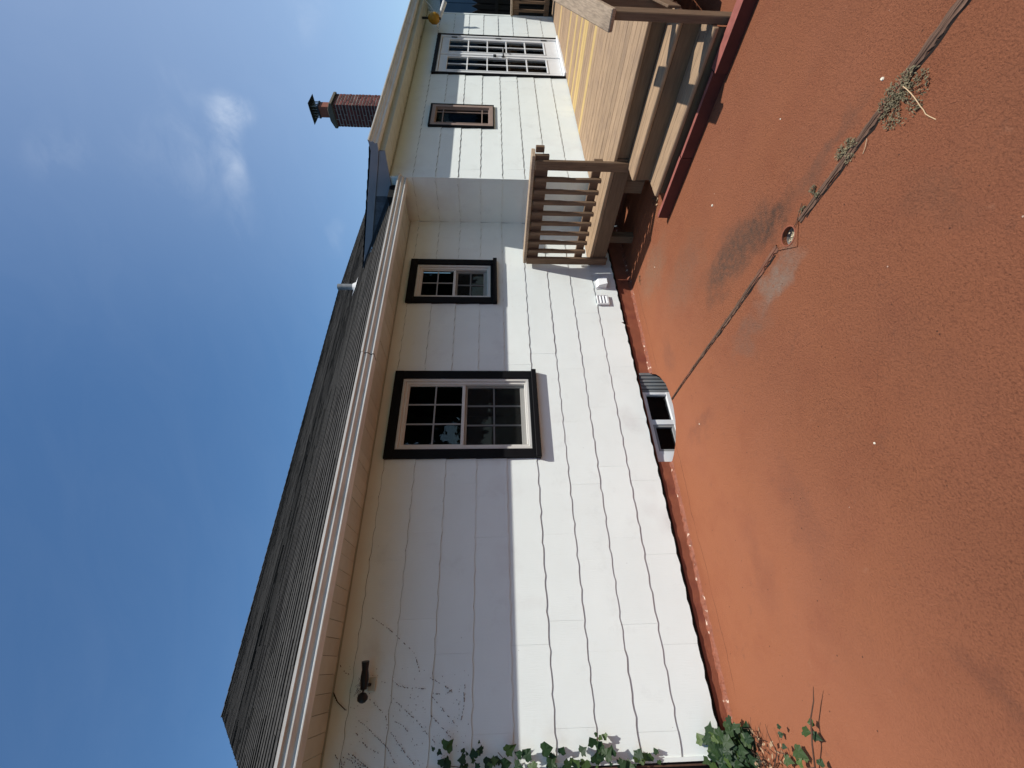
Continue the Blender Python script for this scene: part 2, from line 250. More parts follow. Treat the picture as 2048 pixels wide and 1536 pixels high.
M_bead=mat('chipped_cement_bead',(.245,.080,.043),.6,var=.25,vscale=40,bump=1,bscale=60,bdist=.006,col2=(.72,.55,.42),c2scale=22,c2lo=.63,c2hi=.68)
# ---------------------------------------------------------------- mesh helpers
class MB:
    def __init__(s): s.v=[]; s.f=[]
    def add(s,vs,fs):
        n=len(s.v); s.v+= [tuple(p) for p in vs]; s.f+=[tuple(i+n for i in f) for f in fs]; return s
    def box(s,x0,x1,y0,y1,z0,z1):
        return s.add([(x0,y0,z0),(x1,y0,z0),(x1,y1,z0),(x0,y1,z0),(x0,y0,z1),(x1,y0,z1),(x1,y1,z1),(x0,y1,z1)],
                     [(0,3,2,1),(4,5,6,7),(0,1,5,4),(1,2,6,5),(2,3,7,6),(3,0,4,7)])
    def quad(s,a,b,c,d): return s.add([a,b,c,d],[(0,1,2,3)])
    def prism(s,poly,a0,a1,axis='x'):   # poly in the other two axes
        def P(u,w,t): return (t,u,w) if axis=='x' else ((u,t,w) if axis=='y' else (u,w,t))
        n=len(poly); vs=[P(u,w,a0) for u,w in poly]+[P(u,w,a1) for u,w in poly]
        fs=[tuple(range(n))[::-1],tuple(range(n,2*n))]+[(i,(i+1)%n,n+(i+1)%n,n+i) for i in range(n)]
        return s.add(vs,fs)
    def tube(s,pts,r,n=8,cap=True):
        pts=[Vector(p) for p in pts]; rs=r if isinstance(r,(list,tuple)) else [r]*len(pts); vs=[];fs=[]
        up=None
        for i,p in enumerate(pts):
            t=(pts[min(i+1,len(pts)-1)]-pts[max(i-1,0)]).normalized()
            a=t.cross(Vector((0,0,1)) if abs(t.z)<.9 else Vector((1,0,0))).normalized()
            if up is not None:
                a=(up-t*up.dot(t)).normalized()
            up=a; b=t.cross(a)
            for k in range(n):
                an=2*math.pi*k/n; vs.append(p+(a*math.cos(an)+b*math.sin(an))*rs[i])
        for i in range(len(pts)-1):
            for k in range(n): fs.append((i*n+k,i*n+(k+1)%n,(i+1)*n+(k+1)%n,(i+1)*n+k))
        if cap: fs.append(tuple(range(n))[::-1]); fs.append(tuple(range((len(pts)-1)*n,len(pts)*n)))
        return s.add(vs,fs)
    def lathe(s,prof,c,n=20):
        vs=[];fs=[]
        for r,z in prof:
            for k in range(n): an=2*math.pi*k/n; vs.append((c[0]+r*math.cos(an),c[1]+r*math.sin(an),c[2]+z))
        for i in range(len(prof)-1):
            for k in range(n): fs.append((i*n+k,i*n+(k+1)%n,(i+1)*n+(k+1)%n,(i+1)*n+k))
        return s.add(vs,fs)
    def mesh(s,name,m,fix=True,smooth=False):
        me=bpy.data.meshes.new(name); me.from_pydata(s.v,[],s.f)
        for k in (m if isinstance(m,(list,tuple)) else [m]): me.materials.append(k)
        if fix:
            b=bmesh.new(); b.from_mesh(me); bmesh.ops.recalc_face_normals(b,faces=b.faces); b.to_mesh(me); b.free()
        if smooth:
            for p in me.polygons: p.use_smooth=True
        me.update(); return me
WL={}
def put(name,me,parent=None,loc=(0,0,0),rot=None,bev=0):
    o=bpy.data.objects.new(name,me); C.objects.link(o); L=Vector(loc)
    WL[o.name]=L
    if parent: o.parent=parent; o.location=L-WL[parent.name]
    else: o.location=L
    if rot: o.rotation_euler=rot
    if bev:
        b=o.modifiers.new('edge','BEVEL'); b.width=bev; b.segments=1; b.limit_method='ANGLE'
    return o
Z0=(0,0,E)
def part(name,mb,m,parent=None,bev=0,smooth=False):
    """mesh written in eye-relative coordinates; the origin is moved to the piece itself"""
    vs=mb.v; cx=sum(v[0] for v in vs)/len(vs); cy=sum(v[1] for v in vs)/len(vs); cz=sum(v[2] for v in vs)/len(vs)
    mb.v=[(a-cx,b-cy,c-cz) for a,b,c in vs]
    return put(name,mb.mesh(name,m,smooth=smooth),parent,(cx,cy,cz+E),bev=bev)
def tag(o,label=None,cat=None,group=None,kind=None):
    if label:o['label']=label
    if cat:o['category']=cat
    if group:o['group']=group
    if kind:o['kind']=kind
    return o
def thing(name,label,cat,loc,group=None):
    o=bpy.data.objects.new(name,None); C.objects.link(o); o.location=(loc[0],loc[1],loc[2]+E); WL[o.name]=Vector(o.location); o.empty_display_size=.2
    return tag(o,label,cat,group)
def gz(x): return -1.62-.02*(min(max(x,-1),5)-.5)
# ================================================================ SETTING: yard slab
YF=.025                                    # foundation face
mb=MB()
# window well outline in front of the basement window
well=[(1.49,.0),(1.52,-.05),(1.58,-.13),(1.66,-.19),(1.77,-.245),(1.91,-.272),(2.07,-.256),(2.17,-.23),(2.30,-.15),(2.38,-.08),(2.44,.0)]
DX,DY=1.925,-2.07
xs=sorted(set([-1.8,-1,-.5,0,.5,1.0,DX-.051,DX+.051,2.8,3.2,4,5,6]+[w[0] for w in well]))
ys=[-4.7,-4,-3.4,-3,-2.5,DY-.051,DY+.051,-1.7,-1.3,-.9,-.6,-.4]
def vt(x,y): return (x,y,gz(x))
for i in range(len(xs)-1):
    for j in range(len(ys)-1):
        if abs((xs[i]+xs[i+1])/2-DX)<.05 and abs((ys[j]+ys[j+1])/2-DY)<.05: continue
        mb.quad(vt(xs[i],ys[j]),vt(xs[i+1],ys[j]),vt(xs[i+1],ys[j+1]),vt(xs[i],ys[j+1]))
wd=dict(well)
for i in range(len(xs)-1):
    a,b=xs[i],xs[i+1]
    def yy(x):
        if x<=1.49 or x>=2.44: return YF
        if x in wd: return wd[x]
        for (p,q),(r,s) in zip(well,well[1:]):
            if p<=x<=r: return q+(s-q)*(x-p)/(r-p)
    ya,yb=yy(a),yy(b)
    if b<=1.49 or a>=2.44: ya=yb=YF
    if a>=1.49 and b<=2.44:
        ya=ya if a>1.49 else 0.0; yb=yb if b<2.44 else 0.0
    mb.quad(vt(a,-.4),vt(b,-.4),vt(b,yb),vt(a,ya))
me=mb.mesh('yard',M_yard,fix=False)
b_=bmesh.new(); b_.from_mesh(me); bmesh.ops.remove_doubles(b_,verts=b_.verts,dist=1e-4); bmesh.ops.recalc_face_normals(b_,faces=b_.faces); b_.to_mesh(me); b_.free()
for p in me.polygons:
    pass
tag(put('yard',me,None,Z0),kind='structure')
# lawn reaching the horizon round the slab
mb=MB(); zl=-1.70
for (x0,x1,y0,y1) in ((-400,400,-400,-4.6),(-400,-1.7,-4.6,400),(5.9,400,-4.6,400),(-1.7,5.9,.3,400)): mb.quad((x0,y0,zl),(x1,y0,zl),(x1,y1,zl),(x0,y1,zl))
tag(put('lawn',mb.mesh('lawn',M_grass),None,Z0),kind='structure')
# ================================================================ HOUSE
house=thing('house','single storey white shingled house with grey roof, black trimmed windows and a brick chimney','house',(0,0,-1.62))
CH=.267; BZ=-1.485
XL,XC,XR=-.52,4.86,10.33; YR=-.601
win1=(1.523,2.454,-.455,.929); win2=(3.39,4.10,-.081,.942)
swin=(6.05,6.67,-.057,.833); door=(7.69,9.28,-1.195,.906)
def insideholes(h,m): return (h[0]+m,h[1]-m,h[2]+m,h[3]-m)
HL=[insideholes(win1,.05),insideholes(win2,.05)]
HR=[insideholes(swin,.035),(door[0]+.04,door[1]-.04,-1.25,door[3]-.04)]
def sub(rects,h):
    o=[]
    for (a,b,c,d) in rects:
        if h[0]>=b or h[1]<=a or h[2]>=d or h[3]<=c: o.append((a,b,c,d)); continue
        if a<h[0]: o.append((a,h[0],c,d))
        if b>h[1]: o.append((h[1],b,c,d))
        m0,m1=max(a,h[0]),min(b,h[1])
        if c<h[2]: o.append((m0,m1,c,h[2]))
        if d>h[3]: o.append((m0,m1,h[3],d))
    return o
wallm=MB()
for rc,hl,y0,y1 in (((XL,XC,-1.48,1.06),HL,.012,.14),((XC+.012,XR-.012,-1.48,1.22),HR,YR+.012,YR+.14)):
    r=[rc]
    for h in hl: r=sub(r,h)
    for (a,b,c,d) in r: wallm.box(a,b,y0,y1,c,d)
wallm.box(XC+.012,XC+.14,YR+.142,.011,-1.48,1.22)          # short return wall
wallm.box(XR-.14,XR-.012,YR+.142,9.,-1.48,1.22)
wallm.box(XL+.001,XL+.13,.142,13.,-1.48,1.06)
part('wall',wallm,mat('sheathing',(.5,.5,.48)),house)
# gable triangle at the left end of the main roof
def roofz(y): return 1.105+.533*(y+.55)
RY=6.8; RZ=roofz(RY)
part('gable_wall',MB().prism([(.142,1.061),(13.4,1.061),(RY,RZ-.12)],XL+.02,XL+.10,'x'),M_side,house)
# foundation, flush runs under each wall
fm=MB()
fm.box(XL,1.49,YF,.25,-2.3,-1.522); fm.box(2.44,XC,YF,.25,-2.3,-1.522); fm.box(1.49,2.44,YF+.12,.25,-2.3,-1.484); fm.box(1.49,2.44,YF+.02,YF+.12,-1.53,-1.484)
fm.box(XC+.02,XR-.02,YR+.026,YR+.25,-2.3,-1.484); fm.box(XC+.02,XC+.25,YR+.252,.02,-2.3,-1.484); fm.box(XR-.25,XR-.02,YR+.252,13,-2.3,-1.484); fm.box(XL+.02,XL+.25,.252,13,-2.3,-1.484)
part('foundation',fm,M_found,house)
part('sill_shade_strip',MB().box(XL+.01,XC,.045,.2,-1.5215,-1.4845),M_dirtshade,house)  # dark strip standing in for the shade under the siding edge
# ragged bead of cement in the corner of wall and yard
def bead(x0,x1):
    m=MB(); n=int((x1-x0)/.03); prev=None
    for i in range(n+1):
        x=x0+(x1-x0)*i/n; g=gz(x); h=.022+R.uniform(-.006,.007); w=.028+R.uniform(-.008,.008)
        ring=[(x,YF+.004,g+h),(x,YF-.010,g+h-.004+R.uniform(-.003,.003)),(x,YF-w*.7,g+h*.5+R.uniform(-.003,.004)),(x,YF-w-.01,g-.003)]
        n0=len(m.v); m.v+=ring
        if prev is not None:
            for k in range(3): m.f.append((prev+k,n0+k,n0+k+1,prev+k+1))
        prev=n0
    return part('cement_bead',m,M_bead,house,smooth=False)
bead(XL,1.48); bead(2.45,XC-.01)
# --- siding shingles, each one a part
def wavy(x0,x1,z,ph):
    n=max(2,int((x1-x0)/.04)); return [(x0+(x1-x0)*i/n, z+.0042*math.sin((x0+(x1-x0)*i/n)*38+ph)+.0022*math.sin((x0+(x1-x0)*i/n)*91+ph*2)) for i in range(n+1)]
def shingle(u0,u1,z0,z1,holes,mapf,ph,chip=0):
    """mapf(u,depth,z): depth outwards"""
    lip=.0074+R.uniform(-.001,.0012); off=R.uniform(-.0004,.0004)
    rects=[(u0,u1,z0,z1)]
    for h in holes: rects=sub(rects,h)
    if not rects: return None
    m=MB(); grime=[]
    for (a,b,c,d) in rects:
        if b-a<.004 or d-c<.004: continue
        low=wavy(a,b,c,ph) if abs(c-z0)<1e-6 else [(a,c),(b,c)]
        def dep(z): return lip*(1-(z-z0)/(CH+.02))+off-.002
        if chip and abs(c-z0)<1e-6 and abs(b-u1)<1e-6: low=low[:-2]+[(low[-2][0],low[-2][1]),(b-.001,c+chip)]
        fr=[mapf(u,dep(z),z) for u,z in low]; bk=[mapf(u,-.011,z) for u,z in low]
        t0=mapf(a,dep(d),d);t1=mapf(b,dep(d),d); n=len(low)
        vs=fr+[t1,t0]+bk+[mapf(b,-.011,d),mapf(a,-.011,d)]
        N_=n+2; fs=[tuple(range(N_)),]+[(i,(i+1)%N_,N_+(i+1)%N_,N_+i) for i in range(N_)]
        nb_=len(m.f); m.add(vs,fs)
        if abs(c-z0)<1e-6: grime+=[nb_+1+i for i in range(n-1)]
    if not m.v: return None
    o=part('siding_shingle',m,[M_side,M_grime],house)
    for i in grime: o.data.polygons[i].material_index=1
    return o
offs={3:-.355,4:.1115}
for k in range(10):
    z0=BZ+CH*k; z1=min(z0+CH+.004,1.058)
    o=offs.get(k,(-.355 if k%2 else .1115)+R.uniform(-.06,.06)); x=o-1.22
    while x<XC:
        a,b=max(x,XL),min(x+.61-R.choice((.0002,.0004,.0009)),XC-.002)
        if b-a>.012: shingle(a,b,z0,z1,HL,lambda u,d,z:(u,-d,z),R.uniform(0,6.28) if 0 else k*2.1,chip=(.03 if k==0 and 2.9<b<3.6 else 0))
        x+=.61
    z1=min(z0+CH+.004,1.215)
for k in range(11):
    z0=BZ+CH*k; z1=min(z0+CH+.004,1.215)
    if z1<=z0+.02: continue
    o=XC+R.uniform(0,.3)+(.3 if k%2 else 0); x=o-1.22
    while x<XR:
        a,b=max(x,XC),min(x+.61-R.choice((.0002,.0004,.0008)),XR)
        if b-a>.012: shingle(a,b,z0,z1,HR,lambda u,d,z:(u,YR-d,z),k*1.7)
        x+=.61
    o=YR+R.uniform(-.3,0)-(.3 if k%2 else 0); y=o
    while y<0:
        a,b=max(y,YR+.002),min(y+.61-R.choice((.0002,.0008)),-.002)
        if b-a>.012: shingle(a,b,z0,z1,[],lambda u,d,z:(XC-d,u,z),k*1.3)
        y+=.61
# thin paint-caulked corner bead where the right wall turns
part('corner_bead',MB().box(XC-.009,XC+.004,YR-.009,YR+.004,-1.20,1.19),M_side,house)
part('end_board',MB().box(XR,XR+.05,YR-.012,YR+.09,-1.2,1.19),M_side,house)
part('corner_trim',MB().box(XL-.022,XL,-.012,.05,-1.48,1.02),M_side,house)
# ---------------------------------------------------------------- windows
def frame_rect(m,x0,x1,z0,z1,w,y0,y1,wb=None,wt=None):
    wb=w if wb is None else wb; wt=w if wt is None else wt
    m.box(x0,x0+w,y0,y1,z0,z1); m.box(x1-w,x1,y0,y1,z0,z1); m.box(x0+w,x1-w,y0,y1,z0,z0+wb); m.box(x0+w,x1-w,y0,y1,z1-wt,z1)
def room(parent,x0,x1,y,z0,z1,d=.6):
    m=MB(); a,b,c,e=x0-.0,x1+.0,z0,z1
    m.quad((a,y,c),(a,y+d,c),(a,y+d,e),(a,y,e)); m.quad((b,y,c),(b,y,e),(b,y+d,e),(b,y+d,c)); m.quad((a,y+d,c),(b,y+d,c),(b,y+d,e),(a,y+d,e)); m.quad((a,y,c),(b,y,c),(b,y+d,c),(a,y+d,c)); m.quad((a,y,e),(a,y+d,e),(b,y+d,e),(b,y,e))
    o=part('room_lining',m,M_int,parent); return o
def dh_window(name,w,rows,cols,y=0.0,rail=None,label=None):
    x0,x1,z0,z1=w
    t=part(name,MB().box(x0,x0+.085,y-.030,y+.02,z0+.045,z1-.085),M_black,house,bev=.002)   # left casing doubles as the window part's root mesh
    if label: t['label']=label
    part('casing',MB().box(x1-.085,x1,y-.030,y+.02,z0+.045,z1-.085),M_black,t,bev=.002)
    part('casing',MB().box(x0,x1,y-.032,y+.02,z1-.085,z1),M_black,t,bev=.002)
    part('sill',MB().box(x0-.004,x1+.004,y-.062,y+.02,z0-.002,z0+.045),M_black,t,bev=.004)
    part('apron',MB().box(x0+.085,x1-.085,y-.026,y+.02,z0+.045,z0+.072),M_black,t,bev=.002)
    fx0,fx1,fz0,fz1=x0+.085,x1-.085,z0+.072,z1-.085
    m=MB(); frame_rect(m,fx0,fx1,fz0,fz1,.028,y-.014,y+.05); frame_rect(m,fx0+.028,fx1-.028,fz0+.028,fz1-.028,.026,y+.004,y+.06,wb=.016); part('frame',m,M_vinyl,t,bev=.003)
    gx0,gx1,gz0,gz1=fx0+.054,fx1-.054,fz0+.044,fz1-.054
    mid=(gz0+gz1)/2+.01 if rail is None else rail
    for nm,a,b,yy in (('upper_sash',mid,gz1,y+.018),('lower_sash',gz0,mid,y+.048)):
        m=MB(); frame_rect(m,gx0,gx1,a,b,.012,yy,yy+.025,wb=.030 if nm=='upper_sash' else .04,wt=.012 if nm=='upper_sash' else .02)
        s=part(nm,m,M_vinyl,t,bev=.002)
        px0,px1=gx0+.012,gx1-.012; pz0=a+(.030 if nm=='upper_sash' else .04); pz1=b-(.012 if nm=='upper_sash' else .02)
        part('pane',MB().quad((px0,yy+.012,pz0),(px1,yy+.012,pz0),(px1,yy+.012,pz1),(px0,yy+.012,pz1)),M_glass,s)
        for i in range(1,cols): xx=px0+(px1-px0)*i/cols; part('muntin',MB().box(xx-.007,xx+.007,yy+.004,yy+.0105,pz0,pz1),M_munt,s)
        for i in range(1,rows): zz=pz0+(pz1-pz0)*i/rows; part('muntin',MB().box(px0,px1,yy+.0045,yy+.010,zz-.007,zz+.007),M_munt,s)
    # insect screen over the lower half
    part('screen',MB().quad((gx0,y+.030,gz0),(gx1,y+.030,gz0),(gx1,y+.030,mid-.002),(gx0,y+.030,mid-.002)),M_screen,t)
    room(t,gx0-.01,gx1+.01,y+.075,gz0-.02,gz1+.02)
    return t
dh_window('window',win1,2,3,rail=.238,label='large window, lower part in sun')
w2=dh_window('window',win2,2,2,rail=.40,label='smaller window beside the inside corner')
# small tan casement on the deck wall
x0,x1,z0,z1=swin
t=part('window',MB().box(x0,x0+.022,YR-.030,YR+.02,z0,z1),M_black,house); t['label']='narrow tan casement window'
part('casing',MB().box(x1-.022,x1,YR-.030,YR+.02,z0,z1),M_black,t); part('casing',MB().box(x0+.022,x1-.022,YR-.030,YR+.02,z1-.026,z1),M_black,t)
part('casing',MB().box(x0+.022,x1-.022,YR-.030,YR+.02,z0,z0+.012),M_black,t)
m=MB(); frame_rect(m,x0+.022,x1-.022,z0+.012,z1-.026,.055,YR-.026,YR+.03); part('frame',m,M_brown,t,bev=.003)
a,b,c,d=x0+.077,x1-.077,z0+.067,z1-.081
m=MB(); frame_rect(m,a,b,c,d,.012,YR-.002,YR+.03); part('sash',m,M_brown,t,bev=.002)
part('pane',MB().quad((a,YR+.016,c),(b,YR+.016,c),(b,YR+.016,d),(a,YR+.016,d)),M_glass,t)
for zz in (c+.10,d-.10): part('muntin',MB().box(a,b,YR+.004,YR+.012,zz-.006,zz+.006),M_brown,t)
for xx in (a+.075,b-.095): part('muntin',MB().box(xx-.006,xx+.006,YR+.003,YR+.011,c,d),M_brown,t)
part('paper_note',MB().box(a+.05,a+.15,YR+.022,YR+.024,d-.24,d-.15),M_munt,t)
room(t,a,b,YR+.035,c,d)
# french door
x0,x1,z0,z1=door
t=part('french_door',MB().box(x0,x0+.035,YR-.028,YR+.02,z0,z1),M_black,house)
part('casing',MB().box(x1-.035,x1,YR-.028,YR+.02,z0,z1),M_black,t); part('casing',MB().box(x0-.0,x1+.0,YR-.031,YR+.02,z1-.055,z1+.004),M_black,t)
m=MB(); m.box(x0+.035,x0+.075,YR-.018,YR+.06,z0+.02,z1-.04); m.box(x1-.075,x1-.035,YR-.018,YR+.06,z0+.02,z1-.04); m.box(x0+.075,x1-.075,YR-.018,YR+.06,z1-.08,z1-.04); part('jamb',m,M_vinylw,t,bev=.002)
part('threshold',MB().box(x0+.035,x1-.035,YR-.075,YR+.06,z0-.012,z0+.025),M_vinylw,t,bev=.004)
dx0,dx1=x0+.08,x1-.08; mid=(dx0+dx1)/2
for li,(a,b) in enumerate(((dx0,mid-.003),(mid+.003,dx1))):
    m=MB(); c,d=z0+.03,z1-.085; frame_rect(m,a,b,c,d,.105,YR+.004,YR+.045,wb=.24,wt=.13)
    leaf=part('door_leaf',m,M_vinylw,t,bev=.003)
    ga,gb,gc,gd=a+.105,b-.105,c+.24,d-.13
    m=MB(); frame_rect(m,ga-.018,gb+.018,gc-.018,gd+.018,.018,YR-.006,YR+.004); part('glazing_bead',m,M_vinylw,leaf,bev=.002)
    part('pane',MB().quad((ga,YR+.02,gc),(gb,YR+.02,gc),(gb,YR+.02,gd),(ga,YR+.02,gd)),M_glass,leaf)
    part('muntin',MB().box((ga+gb)/2-.010,(ga+gb)/2+.010,YR+.004,YR+.016,gc,gd),M_vinylw,leaf)
    for i in range(1,5): zz=gc+(gd-gc)*i/5; part('muntin',MB().box(ga,gb,YR+.003,YR+.017,zz-.010,zz+.010),M_vinylw,leaf)
    if li==0:
        part('handle',MB().tube([(b-.055,YR+.005,-.22),(b-.055,YR-.055,-.22),(b-.15,YR-.06,-.225)],.010,8),M_metd,leaf,smooth=True)
        part('handle_plate',MB().tube([(b-.055,YR+.004,-.22),(b-.055,YR-.012,-.22)],.027,14),M_metd,leaf)
        part('deadbolt',MB().tube([(b-.055,YR+.004,-.08),(b-.055,YR-.030,-.08)],.026,14),M_metd,leaf)
    else:
        part('handle',MB().tube([(a+.055,YR+.005,-.22),(a+.055,YR-.055,-.22),(a+.15,YR-.06,-.225)],.010,8),M_galv,leaf,smooth=True)
        for zz in (-.95,-.15,.62): part('hinge',MB().box(b-.006,b+.012,YR-.010,YR+.004,zz-.05,zz+.05),M_metd,leaf)
part('astragal',MB().box(mid-.022,mid+.022,YR-.010,YR+.003,z0+.03,z1-.085),M_vinylw,t,bev=.003)
room(t,dx0,dx1,YR+.06,z0+.03,z1-.085,1.2)
# basement window in its well
t=part('basement_window',MB().box(1.575,2.25,.055,.10,-1.565,-1.53),M_vinylw,house)
part('frame',MB().box(1.575,2.25,.050,.10,-1.86,-1.775),M_vinylw,t); part('frame',MB().box(1.575,1.605,.055,.10,-1.775,-1.565),M_vinylw,t)
part('frame',MB().box(2.225,2.25,.055,.10,-1.775,-1.565),M_vinylw,t); part('frame',MB().box(1.885,1.935,.052,.10,-1.775,-1.565),M_vinylw,t)
for a,b in ((1.605,1.885),(1.935,2.225)): part('pane',MB().quad((a,.088,-1.775),(b,.088,-1.775),(b,.088,-1.565),(a,.088,-1.565)),M_glass,t)
m=MB(); frame_rect(m,1.605,1.885,-1.775,-1.565,.024,.062,.085); part('sash',m,M_munt,t)
room(t,1.60,2.23,.101,-1.80,-1.54,.04)
for i in range(6): part('reveal_board',MB().box(2.252+.036*i,2.284+.036*i,.055-.008*i,.14,-2.28,-1.531),M_reveal,t,bev=.004)
part('reveal',MB().box(1.49,1.574,.05,.14,-2.28,-1.531),M_vinylw,t)
part('apron',MB().box(1.575,2.25,.09,.14,-2.28,-1.861),M_vinylw,t)
# well lining and floor
m=MB()
for (a,b),(c,d) in zip(well,well[1:]): m.quad((a,b,gz(a)),(c,d,gz(c)),(c,d,-2.3),(a,b,-2.3))
m.quad((1.49,0,gz(1.49)),(1.49,.14,gz(1.49)),(1.49,.14,-2.3),(1.49,0,-2.3)); m.quad((2.44,0,gz(2.44)),(2.44,.14,gz(2.44)),(2.44,.14,-2.3),(2.44,0,-2.3))
m.add([(x,y,-2.25) for x,y in well]+[(2.44,.14,-2.25),(1.49,.14,-2.25)],[tuple(range(13))])
tag(part('window_well',m,M_found),kind='structure')
# ---------------------------------------------------------------- eaves
def slats(x0,x1,ya,yb,z,drop=0):
    me=MB().box(-.0487,.0487,-(ya-yb)/2,(ya-yb)/2,-.004,.004).mesh('soffit_slat',M_soff)
    n=int((x1-x0)/.1)
    for i in range(n):
        o=put('soffit_slat',me,house,(x0+.05+.1*i,(ya+yb)/2,z+E+(.002 if i%3==0 else 0)+R.uniform(-.0006,.0006)))
slats(XL,XC-.002,-.022,-.36,1.034)
slats(XC+.02,10.5,YR-.026,-.83,1.186)
m=MB(); m.box(XL-.13,XC-.002,-.5,-.001,1.046,1.056); part('soffit_backing',m,M_dirtshade,house)
m=MB(); m.box(XL-.13,XC-.002,-.50,-.358,1.024,1.034); part('soffit_channel',m,M_soff,house,bev=.003)
m=MB(); m.box(XL-.13,XC-.002,-.012,-.009,1.0225,1.029); part('wall_channel',m,M_soff,house)
m=MB(); m.box(XC+.01,10.55,-.90,YR-.002,1.198,1.207); part('soffit_backing',m,M_dirtshade,house)
m=MB(); m.box(XC+.01,10.55,-.90,-.828,1.178,1.19); part('soffit_channel',m,M_soff,house,bev=.003)
m=MB(); m.box(XC+.01,10.55,YR-.02,YR-.010,1.168,1.180); part('wall_channel',m,M_soff,house)
part('fascia',MB().box(XL-.13,XC-.004,-.512,-.502,1.022,1.118),M_gut,house)
part('fascia',MB().box(XC+.002,10.55,-.912,-.902,1.176,1.345),M_soff,house)
def gutter(x0,x1,yb,zl,deep=False):
    # K-style profile, (y outward, z)
    pr=[(0,.0),(0,-.086),(-.088,-.089),(-.095,-.086),(-.096,-.079),(-.088,-.070),(-.089,-.060),(-.104,-.049),(-.112,-.040),(-.113,-.031),(-.106,-.022),(-.109,-.012),(-.126,-.006),(-.128,.009),(-.117,.010),(-.103,-.008),(-.101,-.022),(-.107,-.034),(-.100,-.046),(-.083,-.058),(-.082,-.080),(-.004,-.080),(-.004,0)]
    if deep: pr=[(0,.0),(0,-.086),(-.070,-.088),(-.076,-.079),(-.078,-.060),(-.090,-.044),(-.094,-.028),(-.104,-.020),(-.108,-.006),(-.126,-.003),(-.128,.009),(-.114,.010),(-.102,-.008),(-.090,-.022),(-.086,-.04),(-.072,-.056),(-.068,-.081),(-.004,-.080),(-.004,0)]
    m=MB().prism([(yb+a,zl+b) for a,b in pr],x0,x1,'x'); return m
gl=part('gutter',gutter(2.23,XC-.004,-.504,1.072),M_gut,house)
g2=part('gutter',gutter(XL-.14,2.226,-.502,1.069),M_gut,house)
part('gutter_joint',MB().prism([(-.502+a,1.070+b) for a,b in [(0,-.088),(-.088,-.091),(-.097,-.088),(-.098,-.079),(-.090,-.070),(-.091,-.061),(-.106,-.050),(-.114,-.041),(-.115,-.031),(-.108,-.020),(-.110,-.009),(-.128,.002),(-.122,.002),(-.104,-.010),(-.100,-.025),(-.108,-.038),(-.10,-.05),(-.084,-.062),(-.084,-.083),(0,-.083)]],2.222,2.2295,'x'),M_dirtshade,house)
part('gutter_tail',MB().prism([(-.604,1.046),(-.622,1.056),(-.630,1.081),(-.618,1.08),(-.612,1.06),(-.604,1.055)],XC-.004,XC+.035,'x'),M_gut,house)
g3=part('gutter',gutter(XC-.03,10.6,-.912,1.327,True),M_gut,house)
part('gutter_end_cap',MB().prism([(-.912+a,1.327+b) for a,b in [(0,.0),(0,-.086),(-.088,-.089),(-.096,-.082),(-.088,-.066),(-.112,-.042),(-.106,-.018),(-.126,.006)]],XC-.034,XC-.030,'x'),M_rake,house)
# ---------------------------------------------------------------- roofs
def rroof(y): return 1.353+.29*(y+.909)
XRL=XL-.14; XRR=10.55
roof=part('roof',MB().prism([(-.56,roofz(-.56)-.02),(RY,RZ-.02),(14.2,roofz(-.6)-.02),(14.2,roofz(-.6)-.045),(RY,RZ-.055),(-.50,roofz(-.50)-.052)],XRL+.012,XC,'x'),M_under,house)
part('roof_deck',MB().prism([(.85,roofz(.85)-.02),(RY,RZ-.02),(14.2,roofz(-.6)-.02),(14.2,roofz(-.6)-.045),(RY,RZ-.055),(.85,roofz(.85)-.05)],XC,XRR,'x'),M_under,roof)
part('roof_deck',MB().prism([(-.935,rroof(-.935)-.012),(.80,rroof(.80)-.012),(.80,rroof(.80)-.03),(-.935,rroof(-.935)-.03)],XC-.012,XRR,'x'),M_under,roof)
sl=math.sqrt(1+.533**2); exp=.138; dyc=exp/sl
# strips of architectural shingle; the lowest twenty courses tab by tab
tabs=[]
far=MB()
ang=math.atan(.533)
def tabmesh(w,th):
    m=MB(); m.add([(0,0,th),(w,0,th),(w,exp+.02,.001),(0,exp+.02,.001),(0,0,0),(w,0,0),(w,exp+.02,0),(0,exp+.02,0)],[(0,1,2,3),(0,4,5,1),(1,5,6,2),(3,7,4,0),(2,6,7,3)]); me=m.mesh('shingle',[M_shin,M_butt]); me.polygons[1].material_index=1; return me
widths=[.30,.38,.46,.56,.22]; tms={}
for wi,w in enumerate(widths):
    for ti,th in enumerate((.0078,.0085,.0105)): tms[(wi,ti)]=tabmesh(w-.002,th)
count=0
ncour=int((RY+.575)/dyc)+1
ca,sa=math.cos(ang),math.sin(ang)
for k in range(ncour):
    y=-.578+k*dyc
    x=XRL+R.uniform(-.2,0)
    while x<XRR:
        wi=R.randrange(5); ti=R.randrange(3); w=widths[wi]; th=(.0078,.0085,.0105)[ti] if k<30 else (.0055,.006,.0075)[ti]; a=max(x,XRL-.004+R.uniform(-.004,.004)); b=min(x+w,XRR)
        lim=XC-.012
        if y<.80 and a>=lim: x+=w; continue
        if y<.80: b=min(b,lim)
        yo=R.uniform(-.002,.002)
        zz=roofz(y+yo)-.012
        if b-a>.02:
            if abs((b-a)-w)<.02 and k<22 and count<298 and x>XRL:
                put('shingle',tms[(wi,ti)],roof,(a,y+yo,zz+E),(ang,0,0)); count+=1
            else:
                if k>45: th*=1.0
                vs=[]
                for (u,v,h) in ((a,0,th),(b-.002,0,th),(b-.002,exp+.02,.001),(a,exp+.02,.001),(a,0,0),(b-.002,0,0)):
                    vs.append((u,y+yo+v*ca-h*sa,zz+v*sa+h*ca))
                far.add(vs,[(0,1,2,3),(0,4,5,1)])
        x+=w
ang2=math.atan(.29); 
